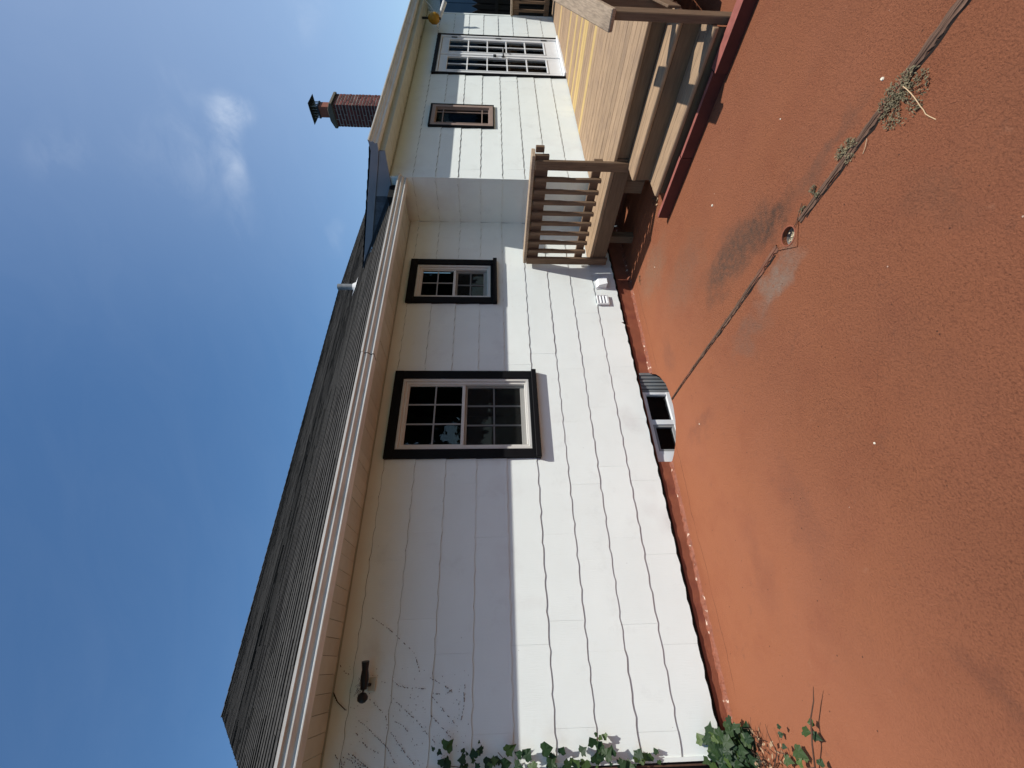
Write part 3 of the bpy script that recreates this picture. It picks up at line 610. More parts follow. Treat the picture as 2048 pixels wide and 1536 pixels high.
for k in range(13):
    y=-.955+k*exp*math.cos(ang2); x=XC-.03+R.uniform(-.004,.004)
    while x<XRR:
        w=R.choice(widths); b=min(x+w,XRR); th=R.choice((.0075,.0085,.010)); zz=rroof(y)-.008; vs=[]
        for (u,v,h) in ((x,0,th),(b-.002,0,th),(b-.002,exp+.02,.001),(x,exp+.02,.001),(x,0,0),(b-.002,0,0)):
            vs.append((u,y+v*math.cos(ang2)-h*math.sin(ang2),zz+v*math.sin(ang2)+h*math.cos(ang2)))
        far.add(vs,[(0,1,2,3),(0,4,5,1)]); x+=w
sf=part('shingle_field',far,[M_shin,M_butt],roof); tag(sf,kind='stuff')
for i,p_ in enumerate(sf.data.polygons): p_.material_index=i%2
# ridge caps
rc=MB()
x=XRL-.01
while x<XRR:
    rc.add([(x,RY-.14,RZ-.14*.533+.012),(x,RY,RZ+.014),(x,RY+.14,RZ-.14*.533+.012),(x+.26,RY-.14,RZ-.14*.533),(x+.26,RY,RZ+.002),(x+.26,RY+.14,RZ-.14*.533)],[(0,1,4,3),(1,2,5,4),(0,3,5,2),(0,1,2)][:2]); x+=.2
tag(part('ridge_cap',rc,M_shin,roof),kind='stuff')
# rake board and gable infill above the left roof (faces left, in shade)
XG=XC-.014
part('rake_board',MB().prism([(-.912,1.243),(-.912,rroof(-.912)-.022),(.80,rroof(.80)-.022),(.60,rroof(.60)-.05),(.45,rroof(.45)-.115),(-.70,rroof(-.70)-.115)],XG-.02,XG,'x'),M_rake,house,bev=.002)
part('eave_return',MB().prism([(-.912,1.175),(-.912,1.236),(-.70,rroof(-.70)-.12),(-.36,rroof(-.36)-.12),(-.36,1.185)],XG-.008,XG+.006,'x'),M_rake,house)
for i in range(9):
    a=-.36+.085*i; b=a+.083; part('gable_shingle',MB().prism([(a,1.17),(b,1.17),(b,min(rroof(b)-.10,9)),(a,rroof(a)-.10)],XG-.004+R.uniform(-.002,.002),XG+.006,'x'),M_gable,house)
part('eave_filler',MB().box(XC-.25,XC-.010,-.50,-.02,1.058,1.20),M_under,house)
part('gable_core',MB().prism([(-.36,1.16),(.9,1.16),(.9,1.75),(-.36,rroof(-.36)-.1)],XG+.008,XG+.03,'x'),M_gable,house)
part('step_flashing',MB().prism([(-.5,roofz(-.5)+.012),(.75,roofz(.75)+.012),(.75,roofz(.75)+.035),(-.5,roofz(-.5)+.05)],XG-.022,XG-.0205,'x'),M_metd,house)
# ---------------------------------------------------------------- chimney
CX0,CX1,CY0,CY1=10.0,10.50,.90,1.345; CT=3.34
ch=part('chimney',MB().box(CX0+.005,CX1-.005,CY0+.005,CY1-.005,1.6,CT),M_mort,house)
cz=CT-.0
bmeshes=[MB().box(-l/2,l/2,-.05,.05,-.0245,.0245).mesh('brick',M_brick) for l in (.188,.092)]
row=0; z=1.72
while z<CT-.03:
    zz=z+.0285
    # front face (along x) and left face (along y), stretcher bond
    st=0 if row%2 else -.10
    p=CX0+st+.0
    while p<CX1-.01:
        a=max(p,CX0); b=min(p+.192,CX1)
        if b-a>.03:
            o=put('brick',bmeshes[0],ch,((a+b)/2,CY0+.05+R.uniform(-.003,.003),zz+E)); o.scale=((b-a)/.192,1,1)
        p+=.202
    p=CY0+(-.10 if row%2 else 0)+.001
    while p<CY1-.01:
        a=max(p,CY0+.101 if True else 0); b=min(p+.192,CY1)
        if b-a>.03:
            o=put('brick',bmeshes[0],ch,(CX0+.05+R.uniform(-.003,.003),(a+b)/2,zz+E),(0,0,math.pi/2)); o.scale=((b-a)/.192,1,1)
        p+=.202
    z+=.0677; row+=1
part('crown',MB().prism([(CY0-.03,CT),(CY1+.03,CT),(CY1+.03,CT+.06),(CY1-.12,CT+.12),(CY0+.10,CT+.12),(CY0-.03,CT+.06)],CX0-.025,CX1+.025,'x'),M_cem,ch,bev=.008)
fx,fy=(CX0+CX1)/2,(CY0+CY1)/2
part('flue_tile',MB().box(fx-.11,fx+.11,fy-.11,fy+.11,CT+.11,CT+.36),M_clay,ch,bev=.006)
m=MB(); m.box(fx-.125,fx+.125,fy-.125,fy+.125,CT+.355,CT+.385)
capo=part('rain_cap',MB().add([(fx-.22,fy-.22,CT+.51),(fx+.22,fy-.22,CT+.51),(fx+.22,fy+.22,CT+.51),(fx-.22,fy+.22,CT+.51),(fx,fy,CT+.60)],[(0,3,2,1),(0,1,4),(1,2,4),(2,3,4),(3,0,4)]),M_metd,ch)
part('cap_collar',m,M_metd,capo)
m=MB()
for i in range(5):
    for s in (-1,1):
        q=-.11+.055*i; m.box(fx+q-.005,fx+q+.005,fy+s*.115-.004,fy+s*.115+.004,CT+.38,CT+.51); m.box(fx+s*.115-.004,fx+s*.115+.004,fy+q-.005,fy+q+.005,CT+.38,CT+.51)
part('cap_screen',m,M_galv,capo)
# plumbing vent on the roof
bx,by=5.03,1.34; bz=roofz(by)
# sits on the left roof plane
v=part('vent_pipe',MB().tube([(bx,by,bz-.05),(bx,by,bz+.27)],.048,16),M_galv,roof,smooth=False)
part('pipe_boot',MB().lathe([(.085,-.035),(.062,.02),(.056,.035),(.049,.036)],(bx,by,bz),16),M_ltgrey,v)
part('flashing',MB().add([(bx-.10,by-.11,roofz(by-.11)+.012),(bx+.11,by-.11,roofz(by-.11)+.012),(bx+.11,by+.10,roofz(by+.10)+.012),(bx-.10,by+.10,roofz(by+.10)+.012)],[(0,1,2,3)]),M_ltgrey,v)
# ================================================================ things on the walls
ve=thing('dryer_vent','white louvred vent cover with three flaps low on the wall near the deck','vent',(3.455,0,-1.30))
x0,x1,z0,z1=3.385,3.53,-1.36,-1.225
m=MB(); frame_rect(m,x0,x1,z0,z1,.014,-.032,-.006); part('vent_frame',m,M_vinylw,ve,bev=.002)
part('vent_back',MB().box(x0+.01,x1-.01,-.012,-.007,z0+.01,z1-.01),M_munt,ve)
for i in range(3):
    zz=z0+.018+.036*i; part('louver',MB().add([(x0+.016,-.034,zz),(x1-.016,-.034,zz),(x1-.016,-.014,zz+.034),(x0+.016,-.014,zz+.034),(x0+.016,-.031,zz-.001),(x1-.016,-.031,zz-.001),(x1-.016,-.011,zz+.033),(x0+.016,-.011,zz+.033)],[(0,1,2,3),(4,7,6,5),(0,4,5,1),(2,6,7,3),(1,5,6,2),(0,3,7,4)]),M_vinylw,ve)
ho=thing('vent_hood','white projecting vent hood beside the louvred cover, closest to the deck railing','vent',(3.72,0,-1.32))
part('hood',MB().prism([(-.008,-1.25),(-.055,-1.275),(-.085,-1.365),(-.080,-1.365),(-.05,-1.28),(-.008,-1.258)],3.665,3.775,'x'),M_vinylw,ho)
part('hood_side',MB().prism([(-.008,-1.25),(-.055,-1.275),(-.085,-1.365),(-.008,-1.365)],3.662,3.666,'x'),M_vinylw,ho)
part('hood_side',MB().prism([(-.008,-1.25),(-.055,-1.275),(-.085,-1.365),(-.008,-1.365)],3.774,3.778,'x'),M_vinylw,ho)
part('back_plate',MB().box(3.65,3.79,-.012,-.006,-1.385,-1.238),M_vinylw,ho)
fl=thing('flood_light','dark twin-headed flood light high on the white wall under the left eave','flood light',(-.085,-.01,.78))
part('junction_box',MB().box(-.122,-.045,-.03,-.008,.755,.803),M_soff,fl,bev=.004)
part('arm',MB().tube([(-.085,-.03,.79),(-.085,-.10,.81)],.010,8),M_dkp,fl)
part('lamp_head',MB().tube([(-.105,-.10,.812),(-.06,-.11,.812),(-.035,-.115,.812),(.0,-.12,.814),(.045,-.13,.816)],[.020,.026,.026,.020,.025],14),M_dkp,fl,smooth=False)
part('sensor_head',MB().lathe([(.001,.033),(.018,.028),(.028,.012),(.030,-.004),(.024,-.02),(.010,-.032),(.001,-.034)],(-.150,-.125,.806),14),M_dkp,fl,smooth=True)
part('sensor_arm',MB().tube([(-.10,-.10,.812),(-.13,-.12,.81)],.006,6),M_dkp,fl)
m=MB()
for i in range(46):
    a=Vector((-.10+R.uniform(-.035,.03),-.02,.842+R.uniform(-.02,.03))); d=Vector((R.uniform(-1,1),R.uniform(-.8,.1),R.uniform(-1,1)))*.03; m.tube([a,a+d*.6+Vector((0,-.01,.005)),a+d],.0009,3,False)
nst=part('root_tuft',m,M_stem,fl); tag(nst,kind='stuff')
# vine traces left on the painted wall: tiny dark rootlets nobody could count
m=MB()
def w(px,py): # turn a direction measured in the photograph into a point on the wall
    d=F+Rt*((1536-py-768)/850.4)-Up*((px-1024)/850.4); t=3.506/d.y; return (d.x*t,d.z*t)
lines=[[(745,1236),(765,1248),(790,1268),(812,1290),(828,1305),(834,1322),(840,1345)],[(785,1360),(800,1373),(818,1376),(836,1376),(855,1378)],[(780,1389),(805,1415),(835,1443),(852,1465),(870,1485)],[(864,1392),(880,1412),(897,1432),(910,1447)],[(858,1426),(872,1441),(890,1460),(903,1477)],[(740,1398),(757,1415),(771,1430),(775,1450)],[(718,1440),(735,1455),(752,1472),(762,1482),(775,1495),(790,1525)],[(712,1463),(722,1480),(733,1492),(757,1506)],[(780,1462),(800,1490),(815,1512),(830,1530)],[(784,1440),(805,1450),(820,1466)],[(667,1387),(678,1408),(694,1420)],[(930,1367),(928,1388),(929,1400),(926,1420),(922,1440)],[(860,1355),(890,1372),(910,1388),(918,1410)],[(860,1385),(890,1390),(905,1378)],[(680,1330),(690,1345),(705,1352)]]
lines+= [[(670+R.uniform(0,40),1500+R.uniform(0,30)),(680+R.uniform(0,60),1536)] for _ in range(8)]
for L in lines:
    for (a,b) in zip(L,L[1:]):
        n=max(2,int(math.dist(a,b)/4.5))
        for i in range(n):
            if R.random()<.22: continue
            t=(i+R.random()*.5)/n; x,z=w(a[0]+(b[0]-a[0])*t+R.uniform(-1.4,1.4),a[1]+(b[1]-a[1])*t+R.uniform(-1.4,1.4)); t2=t+R.uniform(.3,.85)/n
            x2,z2=w(a[0]+(b[0]-a[0])*t2,a[1]+(b[1]-a[1])*t2)
            m.tube([(x,-.009,z),((x+x2)/2,-.012,(z+z2)/2),(x2,-.009,z2)],[.0012,R.uniform(.0016,.0032),.001],4)
for _ in range(170):
    x,z=w(R.uniform(700,940),R.uniform(1330,1536)); 
    if R.random()<.5 and z>.6: continue
    m.tube([(x,-.009,z),(x+R.uniform(-.006,.006),-.010,z+R.uniform(-.006,.006))],R.uniform(.0008,.0018),3)
tag(part('vine_traces',m,M_stem),'dark broken traces of pulled-off vine on the white wall by the flood light','vine traces',kind='stuff')
# thin cable from soffit to wall
p=[w(668,1385),w(676,1404),w(692,1420)]; m=MB().tube([(q[0],-.012,q[1]) for q in p],.003,5); tag(part('loose_wire',m,M_dirtshade),'thin dark wire sagging from the soffit edge above the flood light','wire')
# lamp and camera under the far end of the eave
la=thing('hanging_lamp','amber glass lamp hanging under the far end of the eave past the french door','lamp',(9.45,-.78,1.0))
part('glass_shade',MB().lathe([(.001,-.11),(.05,-.10),(.085,-.05),(.085,.02),(.05,.075),(.02,.09)],(9.45,-.78,.985),14),M_amber,la,smooth=True)
part('bracket',MB().tube([(9.45,-.78,1.07),(9.45,-.78,1.178)],.018,8),M_dkp,la)
part('finial',MB().tube([(9.45,-.78,.88),(9.45,-.78,.855)],.02,8),M_dkp,la)
sc=thing('security_camera','small white security camera on a short arm at the far wall end','camera',(9.75,-.75,.85))
part('camera_body',MB().tube([(9.70,-.72,.90),(9.86,-.90,.80)],[.035,.040],12),M_ltgrey,sc)
part('arm',MB().tube([(9.62,-.612,.95),(9.70,-.70,.91)],.014,8),M_vinylw,sc)
part('cable',MB().tube([(9.72,-.72,.93),(9.9,-.84,1.08),(10.0,-.88,1.18)],.006,6),M_vinylw,sc)
mt=tag(part('moth',MB().add([(8.95,-.66,1.17),(9.02,-.70,1.172),(9.00,-.655,1.168),(8.88,-.70,1.172),(8.90,-.655,1.168)],[(0,1,2),(0,4,3)]),M_dirtshade),'dark scrap like a moth stuck to the soffit above the french door','scrap')
# ================================================================ DECK
dk=thing('deck','tan stained timber deck with two steps, railings and some new yellow boards','deck',(4.06,-.6,-1.66))
DZ=-1.20; DXL=4.06; DYF=-2.62
bw=.144; yel={13,17,18,20,23,27,35}; i=0; x=DXL-.02
while x<10.45:
    y1=-.012 if x+bw<XC-.01 else YR-.018
    if x<XC-.01<x+bw: y1=YR-.018
    th=.032; jit=R.uniform(-.002,.002)
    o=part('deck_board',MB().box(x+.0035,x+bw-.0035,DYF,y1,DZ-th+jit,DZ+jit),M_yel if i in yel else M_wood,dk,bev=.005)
    if i in yel: o['label']='new unstained yellow board'
    x+=bw; i+=1
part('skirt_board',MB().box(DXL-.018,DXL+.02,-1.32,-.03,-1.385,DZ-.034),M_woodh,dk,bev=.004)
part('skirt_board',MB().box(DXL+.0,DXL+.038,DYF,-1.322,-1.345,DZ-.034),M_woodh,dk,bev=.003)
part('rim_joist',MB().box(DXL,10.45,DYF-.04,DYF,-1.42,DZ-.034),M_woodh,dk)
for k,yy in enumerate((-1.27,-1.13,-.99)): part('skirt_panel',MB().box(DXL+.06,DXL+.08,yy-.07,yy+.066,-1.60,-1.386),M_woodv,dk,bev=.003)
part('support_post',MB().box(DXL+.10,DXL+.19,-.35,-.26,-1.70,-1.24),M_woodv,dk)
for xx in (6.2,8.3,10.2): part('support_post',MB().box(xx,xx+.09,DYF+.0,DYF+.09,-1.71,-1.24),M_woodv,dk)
# steps
def nosed(x0,x1,y0,y1,z,th=.038,r=.014):
    pr=[(x1,z-th),(x1,z),(x0+r,z),(x0+r*.3,z-r*.3),(x0,z-r),(x0,z-th+r),(x0+r*.3,z-th+r*.3),(x0+r,z-th)]
    return MB().prism(pr,y0,y1,'y')
sp=part('steps',MB().box(3.80,3.825,-2.49,-1.262,-1.53,-1.384),M_woodh,dk,bev=.003); sp['label']='pair of timber steps with rounded treads'
T1,T2=-1.345,-1.512; YA,YB=-2.497,-1.26
for (a,b,z) in ((3.79,3.925,T1),(3.930,4.055,T1),(3.545,3.665,T2),(3.670,3.797,T2)):
    if a in (3.79,3.545): part('tread_board',nosed(a,b,YA,YB,z),M_wood,sp,bev=.002)
    else: part('tread_board',MB().box(a,b,YA,YB,z-.038,z),M_wood,sp,bev=.004)
part('riser_board',MB().box(3.585,3.605,-2.49,-1.27,-1.70,T2-.04),M_woodh,sp)
part('step_cheek',MB().box(3.83,4.055,-1.285,-1.264,-1.69,T1-.04),M_woodh,sp)
part('step_cheek',MB().box(3.607,3.799,-1.285,-1.264,-1.69,T2-.04),M_woodh,sp)
# left railing (perpendicular to the wall)
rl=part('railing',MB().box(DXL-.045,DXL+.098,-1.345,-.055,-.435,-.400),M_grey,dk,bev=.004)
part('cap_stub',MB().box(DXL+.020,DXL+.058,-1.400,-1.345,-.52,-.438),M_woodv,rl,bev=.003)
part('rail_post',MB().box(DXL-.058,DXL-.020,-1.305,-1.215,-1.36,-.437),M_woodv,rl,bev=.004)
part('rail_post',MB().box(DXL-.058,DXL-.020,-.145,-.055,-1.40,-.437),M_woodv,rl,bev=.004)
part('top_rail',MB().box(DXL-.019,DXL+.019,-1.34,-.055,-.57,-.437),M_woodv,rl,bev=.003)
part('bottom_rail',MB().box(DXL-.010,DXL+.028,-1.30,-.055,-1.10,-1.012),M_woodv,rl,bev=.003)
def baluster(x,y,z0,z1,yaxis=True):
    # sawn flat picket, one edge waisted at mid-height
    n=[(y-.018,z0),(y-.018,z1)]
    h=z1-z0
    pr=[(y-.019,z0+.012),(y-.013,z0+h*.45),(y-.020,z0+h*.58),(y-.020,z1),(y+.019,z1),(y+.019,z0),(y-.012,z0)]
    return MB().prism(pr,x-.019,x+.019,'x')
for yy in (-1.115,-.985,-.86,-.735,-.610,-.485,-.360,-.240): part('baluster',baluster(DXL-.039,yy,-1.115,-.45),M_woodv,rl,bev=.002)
# near sloped handrail with its newel
hr=part('stair_railing',MB().prism([(3.56,-.832),(4.20,-.480),(4.20,-.442),(3.545,-.800)],-2.572,-2.445,'y'),M_grey,dk,bev=.006)
part('newel_post',MB().box(3.60,3.70,-2.547,-2.498,-1.69,-.79),M_woodv,hr,bev=.005)
part('newel_post',MB().box(3.88,3.968,-2.545,-2.497,-1.30,-.645),M_woodv,hr,bev=.005)
part('stair_rail',MB().prism([(3.702,-1.30),(4.16,-1.05),(4.16,-.96),(3.702,-1.21)],-2.565,-2.549,'y'),M_woodv,hr,bev=.003)
# front railing further along the deck, and the far one
def railing(p0,p1,ztop,n):
    d=Vector((p1[0]-p0[0],p1[1]-p0[1])); alongx=abs(d.x)>abs(d.y)
    def bx(t0,t1,hw,z0,z1,nm,par,mt=M_woodv):
        a=(p0[0]+d.x*t0,p0[1]+d.y*t0); b=(p0[0]+d.x*t1,p0[1]+d.y*t1)
        if alongx: mb=MB().box(min(a[0],b[0]),max(a[0],b[0]),a[1]-hw,a[1]+hw,z0,z1)
        else: mb=MB().box(a[0]-hw,a[0]+hw,min(a[1],b[1]),max(a[1],b[1]),z0,z1)
        return part(nm,mb,mt,par,bev=.003)
    L=d.length; r=bx(0,1,.070,ztop,ztop+.036,'railing',dk,M_grey)
    bx(0,1,.019,ztop-.12,ztop-.002,'top_rail',r); bx(0,1,.019,-1.12,-1.03,'bottom_rail',r)
    for t in (0,.5,1): bx(max(0,t-.045/L),min(1,t+.045/L),.046,-1.33,ztop-.003,'rail_post',r)
    for i in range(1,n):
        t=i/n
        if abs(t-.5)<.02: continue
        bx(t-.018/L,t+.018/L,.030,-1.12,ztop-.02,'baluster',r)
railing((5.9,-2.58),(10.33,-2.58),-.45,34)
railing((10.40,-.55),(10.40,-2.62),-.43,16)
# red painted timbers at the foot of the steps
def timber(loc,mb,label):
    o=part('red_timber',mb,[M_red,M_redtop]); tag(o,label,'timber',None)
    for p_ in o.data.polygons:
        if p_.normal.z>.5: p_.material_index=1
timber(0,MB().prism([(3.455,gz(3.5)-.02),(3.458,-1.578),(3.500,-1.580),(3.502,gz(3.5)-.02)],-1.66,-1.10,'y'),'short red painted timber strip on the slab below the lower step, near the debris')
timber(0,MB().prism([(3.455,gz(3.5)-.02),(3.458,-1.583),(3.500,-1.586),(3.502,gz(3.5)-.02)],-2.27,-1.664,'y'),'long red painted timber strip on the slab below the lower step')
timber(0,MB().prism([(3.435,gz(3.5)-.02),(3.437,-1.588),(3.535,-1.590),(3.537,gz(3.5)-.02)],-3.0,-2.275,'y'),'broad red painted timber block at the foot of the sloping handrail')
# ================================================================ expansion strip and drain in the slab
def strip(y0,y1,x0f,label,w0,w1):
    m=MB(); n=int(abs(y1-y0)/.02); prev=None
    for i in range(n+1):
        t=i/n; y=y0+(y1-y0)*t; xx=x0f(y); wd_=w0+(w1-w0)*t; e1=R.uniform(-.004,.004)*(1+2*t)+.0015*math.sin(y*23); e2=R.uniform(-.003,.003); g=gz(xx)
        ring=[(xx-wd_/2+e1,y,g-.004),(xx-wd_/2+e1+.003,y,g+.007+R.uniform(-.002,.001)),(xx-.1*wd_,y,g+.005+R.uniform(-.001,.001)),(xx-.08*wd_,y,g+.003),(xx-.02*wd_,y,g+.008+R.uniform(-.001,.001)),(xx+wd_/2-.003+e2,y,g+.009),(xx+wd_/2+e2,y,g-.004)]
        k=len(m.v); m.v+=ring
        if prev is not None:
            for q in range(6): m.f.append((prev+q,k+q,k+q+1,prev+q+1))
        prev=k
    o=part('expansion_strip',m,M_strip); tag(o,label,'joint strip',None); return o
M_strip=mat('worn_joint_strip',(.125,.070,.045),.85,var=.7,vscale=14,vstretch=(16,.5,1),bump=1,bscale=18,bstretch=(14,.5,1),bdist=.006,col2=(.22,.08,.045),c2scale=4,c2lo=.52,c2hi=.68)
strip(-.285,-1.975,lambda y:1.957-.01*math.sin(y*3),'old timber joint strip in the slab from the window well to the drain',.014,.040)
strip(-2.165,-4.4,lambda y:1.925+.045*(y+2.16),'old timber joint strip in the slab from the drain towards the camera',.036,.062)
M_crack=mat('open_crack',(.012,.007,.005),.95)
m=MB(); y=-.285; pts=[]
while y>-4.4:
    pts.append(y); y-=.03
prev=None
for y in pts:
    if -2.19<y<-1.94: prev=None; continue
    xx=(1.957-.01*math.sin(y*3)) if y>-2 else 1.925+.045*(y+2.16); t=min(1,abs(y)/2.2); wv=.5*(.014+.026*t)+(.004); g=gz(xx)+.0012; a=xx-wv-R.uniform(.001,.007)*(.5+t)*abs(math.sin(y*11)+.4*math.sin(y*37)); b=xx-wv+.006
    k=len(m.v); m.v+=[(a,y,g),(b,y,g)]
    if prev is not None: m.f.append((prev,prev+1,k+1,k))
    prev=k
tag(part('joint_crack',m,M_crack),kind='structure')
dr=thing('floor_drain','square red painted drain plate with an open round hole full of dry leaves','drain',(DX,DY,gz(DX)))
g=gz(DX); ring=[]; n=24; sq=[]
c4=[(1.927,-1.972),(2.029,-2.074),(1.944,-2.172),(1.822,-2.082)]
m=MB(); P8=[]
for k in range(n):
    an=2*math.pi*k/n; r_=.044; P8.append((DX+r_*math.cos(an),DY+r_*math.sin(an)))
def onsq(an):
    d=(math.cos(an),math.sin(an)); best=None
    for i in range(4):
        p,q=c4[i],c4[(i+1)%4]; ex,ey=q[0]-p[0],q[1]-p[1]; det=d[0]*(-ey)+d[1]*ex
        if abs(det)<1e-9: continue
        bx_,by_=p[0]-DX,p[1]-DY; t=(bx_*(-ey)+by_*ex)/det; u=(d[0]*by_-d[1]*bx_)/det
        if t>0 and -1e-6<=u<=1+1e-6: best=t if best is None else min(best,t)
    return (DX+d[0]*best,DY+d[1]*best)
angs=sorted([2*math.pi*k/n for k in range(n)]+[math.atan2(q[1]-DY,q[0]-DX)%(2*math.pi) for q in c4])
inn=[(DX+.051*math.cos(a),DY+.051*math.sin(a)) for a in angs]; ou=[onsq(a) for a in angs]; n=len(angs); h=.007
m.v=[(x,y,g+h) for x,y in inn]+[(x,y,g+h) for x,y in ou]+[(x,y,g-.01) for x,y in ou]+[(x,y,g-.08) for x,y in inn]
for k in range(n):
    q=(k+1)%n; m.f+=[(k,q,n+q,n+k),(n+k,n+q,2*n+q,2*n+k),(k,3*n+k,3*n+q,q)]
part('drain_plate',m,M_yard,dr)
part('drain_lip',MB().lathe([(.050,.004),(.050,.010),(.057,.010),(.058,.007)],(DX,DY,g),24),M_found,dr)
part('bowl',MB().lathe([(.0505,-.02),(.050,-.055),(.02,-.070),(.001,-.072)],(DX,DY,g),24),M_conc,dr)
m=MB()
for i in range(48):
    a=R.uniform(0,6.28); r_=R.uniform(0,.042); c=Vector((DX+r_*math.cos(a),DY+r_*math.sin(a),g-.040+R.uniform(0,.022))); u=Vector((R.uniform(-1,1),R.uniform(-1,1),R.uniform(-.5,.5))).normalized()*R.uniform(.006,.014); v_=u.cross(Vector((R.uniform(-.4,.4),R.uniform(-.4,.4),1))).normalized()*R.uniform(.003,.007)
    m.add([c-u,c+v_,c+u,c-v_],[(0,1,2,3)])
tag(part('leaf_litter',m,M_litter,dr),kind='stuff')
tag(part('twig',MB().tube([(DX-.005,DY-.06,g+.016),(DX+.0,DY-.085,g+.014),(DX+.03,DY-.12,g+.010),(DX+.06,DY-.16,g+.006)],.0022,5),M_stem),'dark twig lying from the drain plate towards the weeds','twig')
# ---------------------------------------------------------------- weeds in the joint, each plant one thing
def weed(x,y,r,n,label,group='weeds growing in the slab joint',bias=(0,0)):
    m=MB(); g=gz(x)
    arms=[R.uniform(0,6.28) for _ in range(max(5,n//30))]
    for i in range(n):
        a=R.choice(arms)+R.gauss(0,.16); q=r*R.random()**.7; c=Vector((x+q*math.cos(a)+bias[0]*q,y+q*math.sin(a)+bias[1]*q,g+.003+R.uniform(0,.014))); s=R.uniform(.0022,.0048)
        u=Vector((R.uniform(-1,1),R.uniform(-1,1),R.uniform(-.2,.7))).normalized()*s*1.6; v_=u.cross(Vector((R.uniform(-.5,.5),R.uniform(-.5,.5),1))).normalized()*s*.7
        m.add([c-u,c+v_,c+u,c-v_],[(0,1,2,3)])
    t=part('weed',m,M_weed); tag(t,label,'weed',group)
    s=MB()
    for a in arms: s.tube([(x,y,g+.002),(x+r*.5*math.cos(a)+.5*bias[0]*r,y+r*.5*math.sin(a),g+.008),(x+r*.9*math.cos(a)+bias[0]*r*.9,y+r*.9*math.sin(a),g+.004)],.0011,4,False)
    part('stems',s,M_stem,t); return t
weed(1.86,-2.79,.105,900,'largest sprawling dusty weed in the joint, a pale straw across it',bias=(-.25,0))
weed(1.925,-2.53,.060,380,'middle dusty weed in the joint between the largest one and the drain')
weed(1.95,-2.31,.040,200,'small weed in the joint just past the drain')
weed(1.945,-2.215,.022,90,'tiny tuft in the joint touching the drain plate')
weed(3.93,-1.00,.09,160,'weed and dry scraps at the foot of the steps under the deck edge',group=None)
weed(3.55,-.22,.07,60,'dark weed in the shade under the deck railing by the wall',group=None)
def straw(pts,label,r=.0016):
    tag(part('straw',MB().tube(pts,r,5),M_straw),label,'straw')
g=gz(1.9)
def gp(px,py,h=0.0):
    d=F+Rt*((1536-py-768)/850.4)-Up*((px-1024)/850.4); t=(gz(1.9)+h)/d.z; return (d.x*t,-3.506+d.y*t,gz(1.9)+h)
straw([gp(*q) for q in ((1806,173,.022),(1813,178,.025),(1821,186,.026),(1828,194,.026),(1835,204,.024),(1841,213,.02),(1847,220,.016),(1851,228,.013),(1859,233,.010),(1872,239,.005))],'pale curved straw lying across the largest weed',.0019)
straw([(1.865,-2.62,g+.010),(1.845,-2.595,g+.008),(1.835,-2.57,g+.005)],'short pale straw beside the middle weed')
def pebble(x,y,s,label):
    m=MB(); n=6; vs=[]
    for k in range(n): a=6.28*k/n+R.uniform(-.3,.3); vs.append((x+s*math.cos(a)*R.uniform(.7,1.1),y+s*math.sin(a)*R.uniform(.5,.9),gz(x)+.001))
    top=[(p[0]*.7+x*.3,p[1]*.7+y*.3,gz(x)+s*.6) for p in vs]
    m.add(vs+top,[tuple(range(n,2*n))]+[(i,(i+1)%n,n+(i+1)%n,n+i) for i in range(n)]); tag(part('pebble',m,M_chip),label,'pebble','pale chips on the slab')
pebble(2.01,-2.79,.010,'bright pale chip beside the largest weed'); pebble(2.826,-1.653,.013,'pale chip on open slab between the drain and the steps')
pebble(.736,-1.937,.007,'small pale chip on open slab in the nearest part of the yard'); pebble(2.56,-2.38,.005,'small chip between the handrail foot and the joint'); pebble(3.33,-.62,.007,'small chip on the grey stain by the wall vents'); pebble(1.53,-.62,.006,'small chip near the basement window well')
# scraps by the steps
for k,(x,y) in enumerate(((3.95,-1.06),(3.88,-1.10),(3.84,-1.02))):
    c=Vector((x,y,gz(x)+.012)); m=MB()
    for q in range(5):
        u=Vector((R.uniform(-1,1),R.uniform(-1,1),R.uniform(-.3,.6))).normalized()*R.uniform(.012,.03); v_=u.cross(Vector((0,0,1))).normalized()*.009; d=Vector((R.uniform(-.03,.03),R.uniform(-.03,.03),0)); m.add([c+d-u,c+d+v_,c+d+u,c+d-v_],[(0,1,2,3)])
    tag(part('dry_leaf',m,M_leafw),('curled dry leaf deepest under the deck edge by the steps','curled dry leaf against the end of the lower step','curled dry leaf lying furthest from the steps')[k],'dry leaf','dry leaves at the foot of the steps')
# ================================================================ IVY at the left corner
def leafmesh(seed,s=1):
    r=random.Random(seed)
    # five-lobed outline, petiole at origin, tip along +y
    out=[(0,-.02),(.22,-.14),(.46,-.08),(.46,.10),(.64,.32),(.40,.46),(.24,.66),(0,1.0),(-.24,.66),(-.40,.46),(-.64,.32),(-.46,.10),(-.46,-.08),(-.22,-.14)]
    out=[(x*(1+r.uniform(-.12,.12)),y*(1+r.uniform(-.1,.1))) for x,y in out]
    vs=[(0,.25,0)]+[(x,y,.10*abs(x)-.16*max(0,y-.3)**1.2-.05*(abs(x)>.3)+r.uniform(-.03,.03)) for x,y in out]
    n=len(out); return MB().add(vs,[(0,1+i,1+(i+1)%n) for i in range(n)]).mesh('leaf',M_ivy,fix=False)
LM=[leafmesh(i) for i in range(6)]
ivy=thing('ivy','green ivy climbing the left corner of the house and spilling onto the red slab','ivy',(-.5,-.03,-1.62))
def leaf(p,s,nrm,tip=None):
    nrm=Vector(nrm).normalized(); t=Vector(tip if tip else (R.uniform(-1,1),R.uniform(-1,1),R.uniform(-1,1))); t=(t-nrm*t.dot(nrm)).normalized(); xx=t.cross(nrm)
    q=Matrix((xx,t,nrm)).transposed().to_euler()
    o=put('leaf',R.choice(LM),ivy,(p[0],p[1],p[2]+E),q); o.scale=(s,s,s); return o
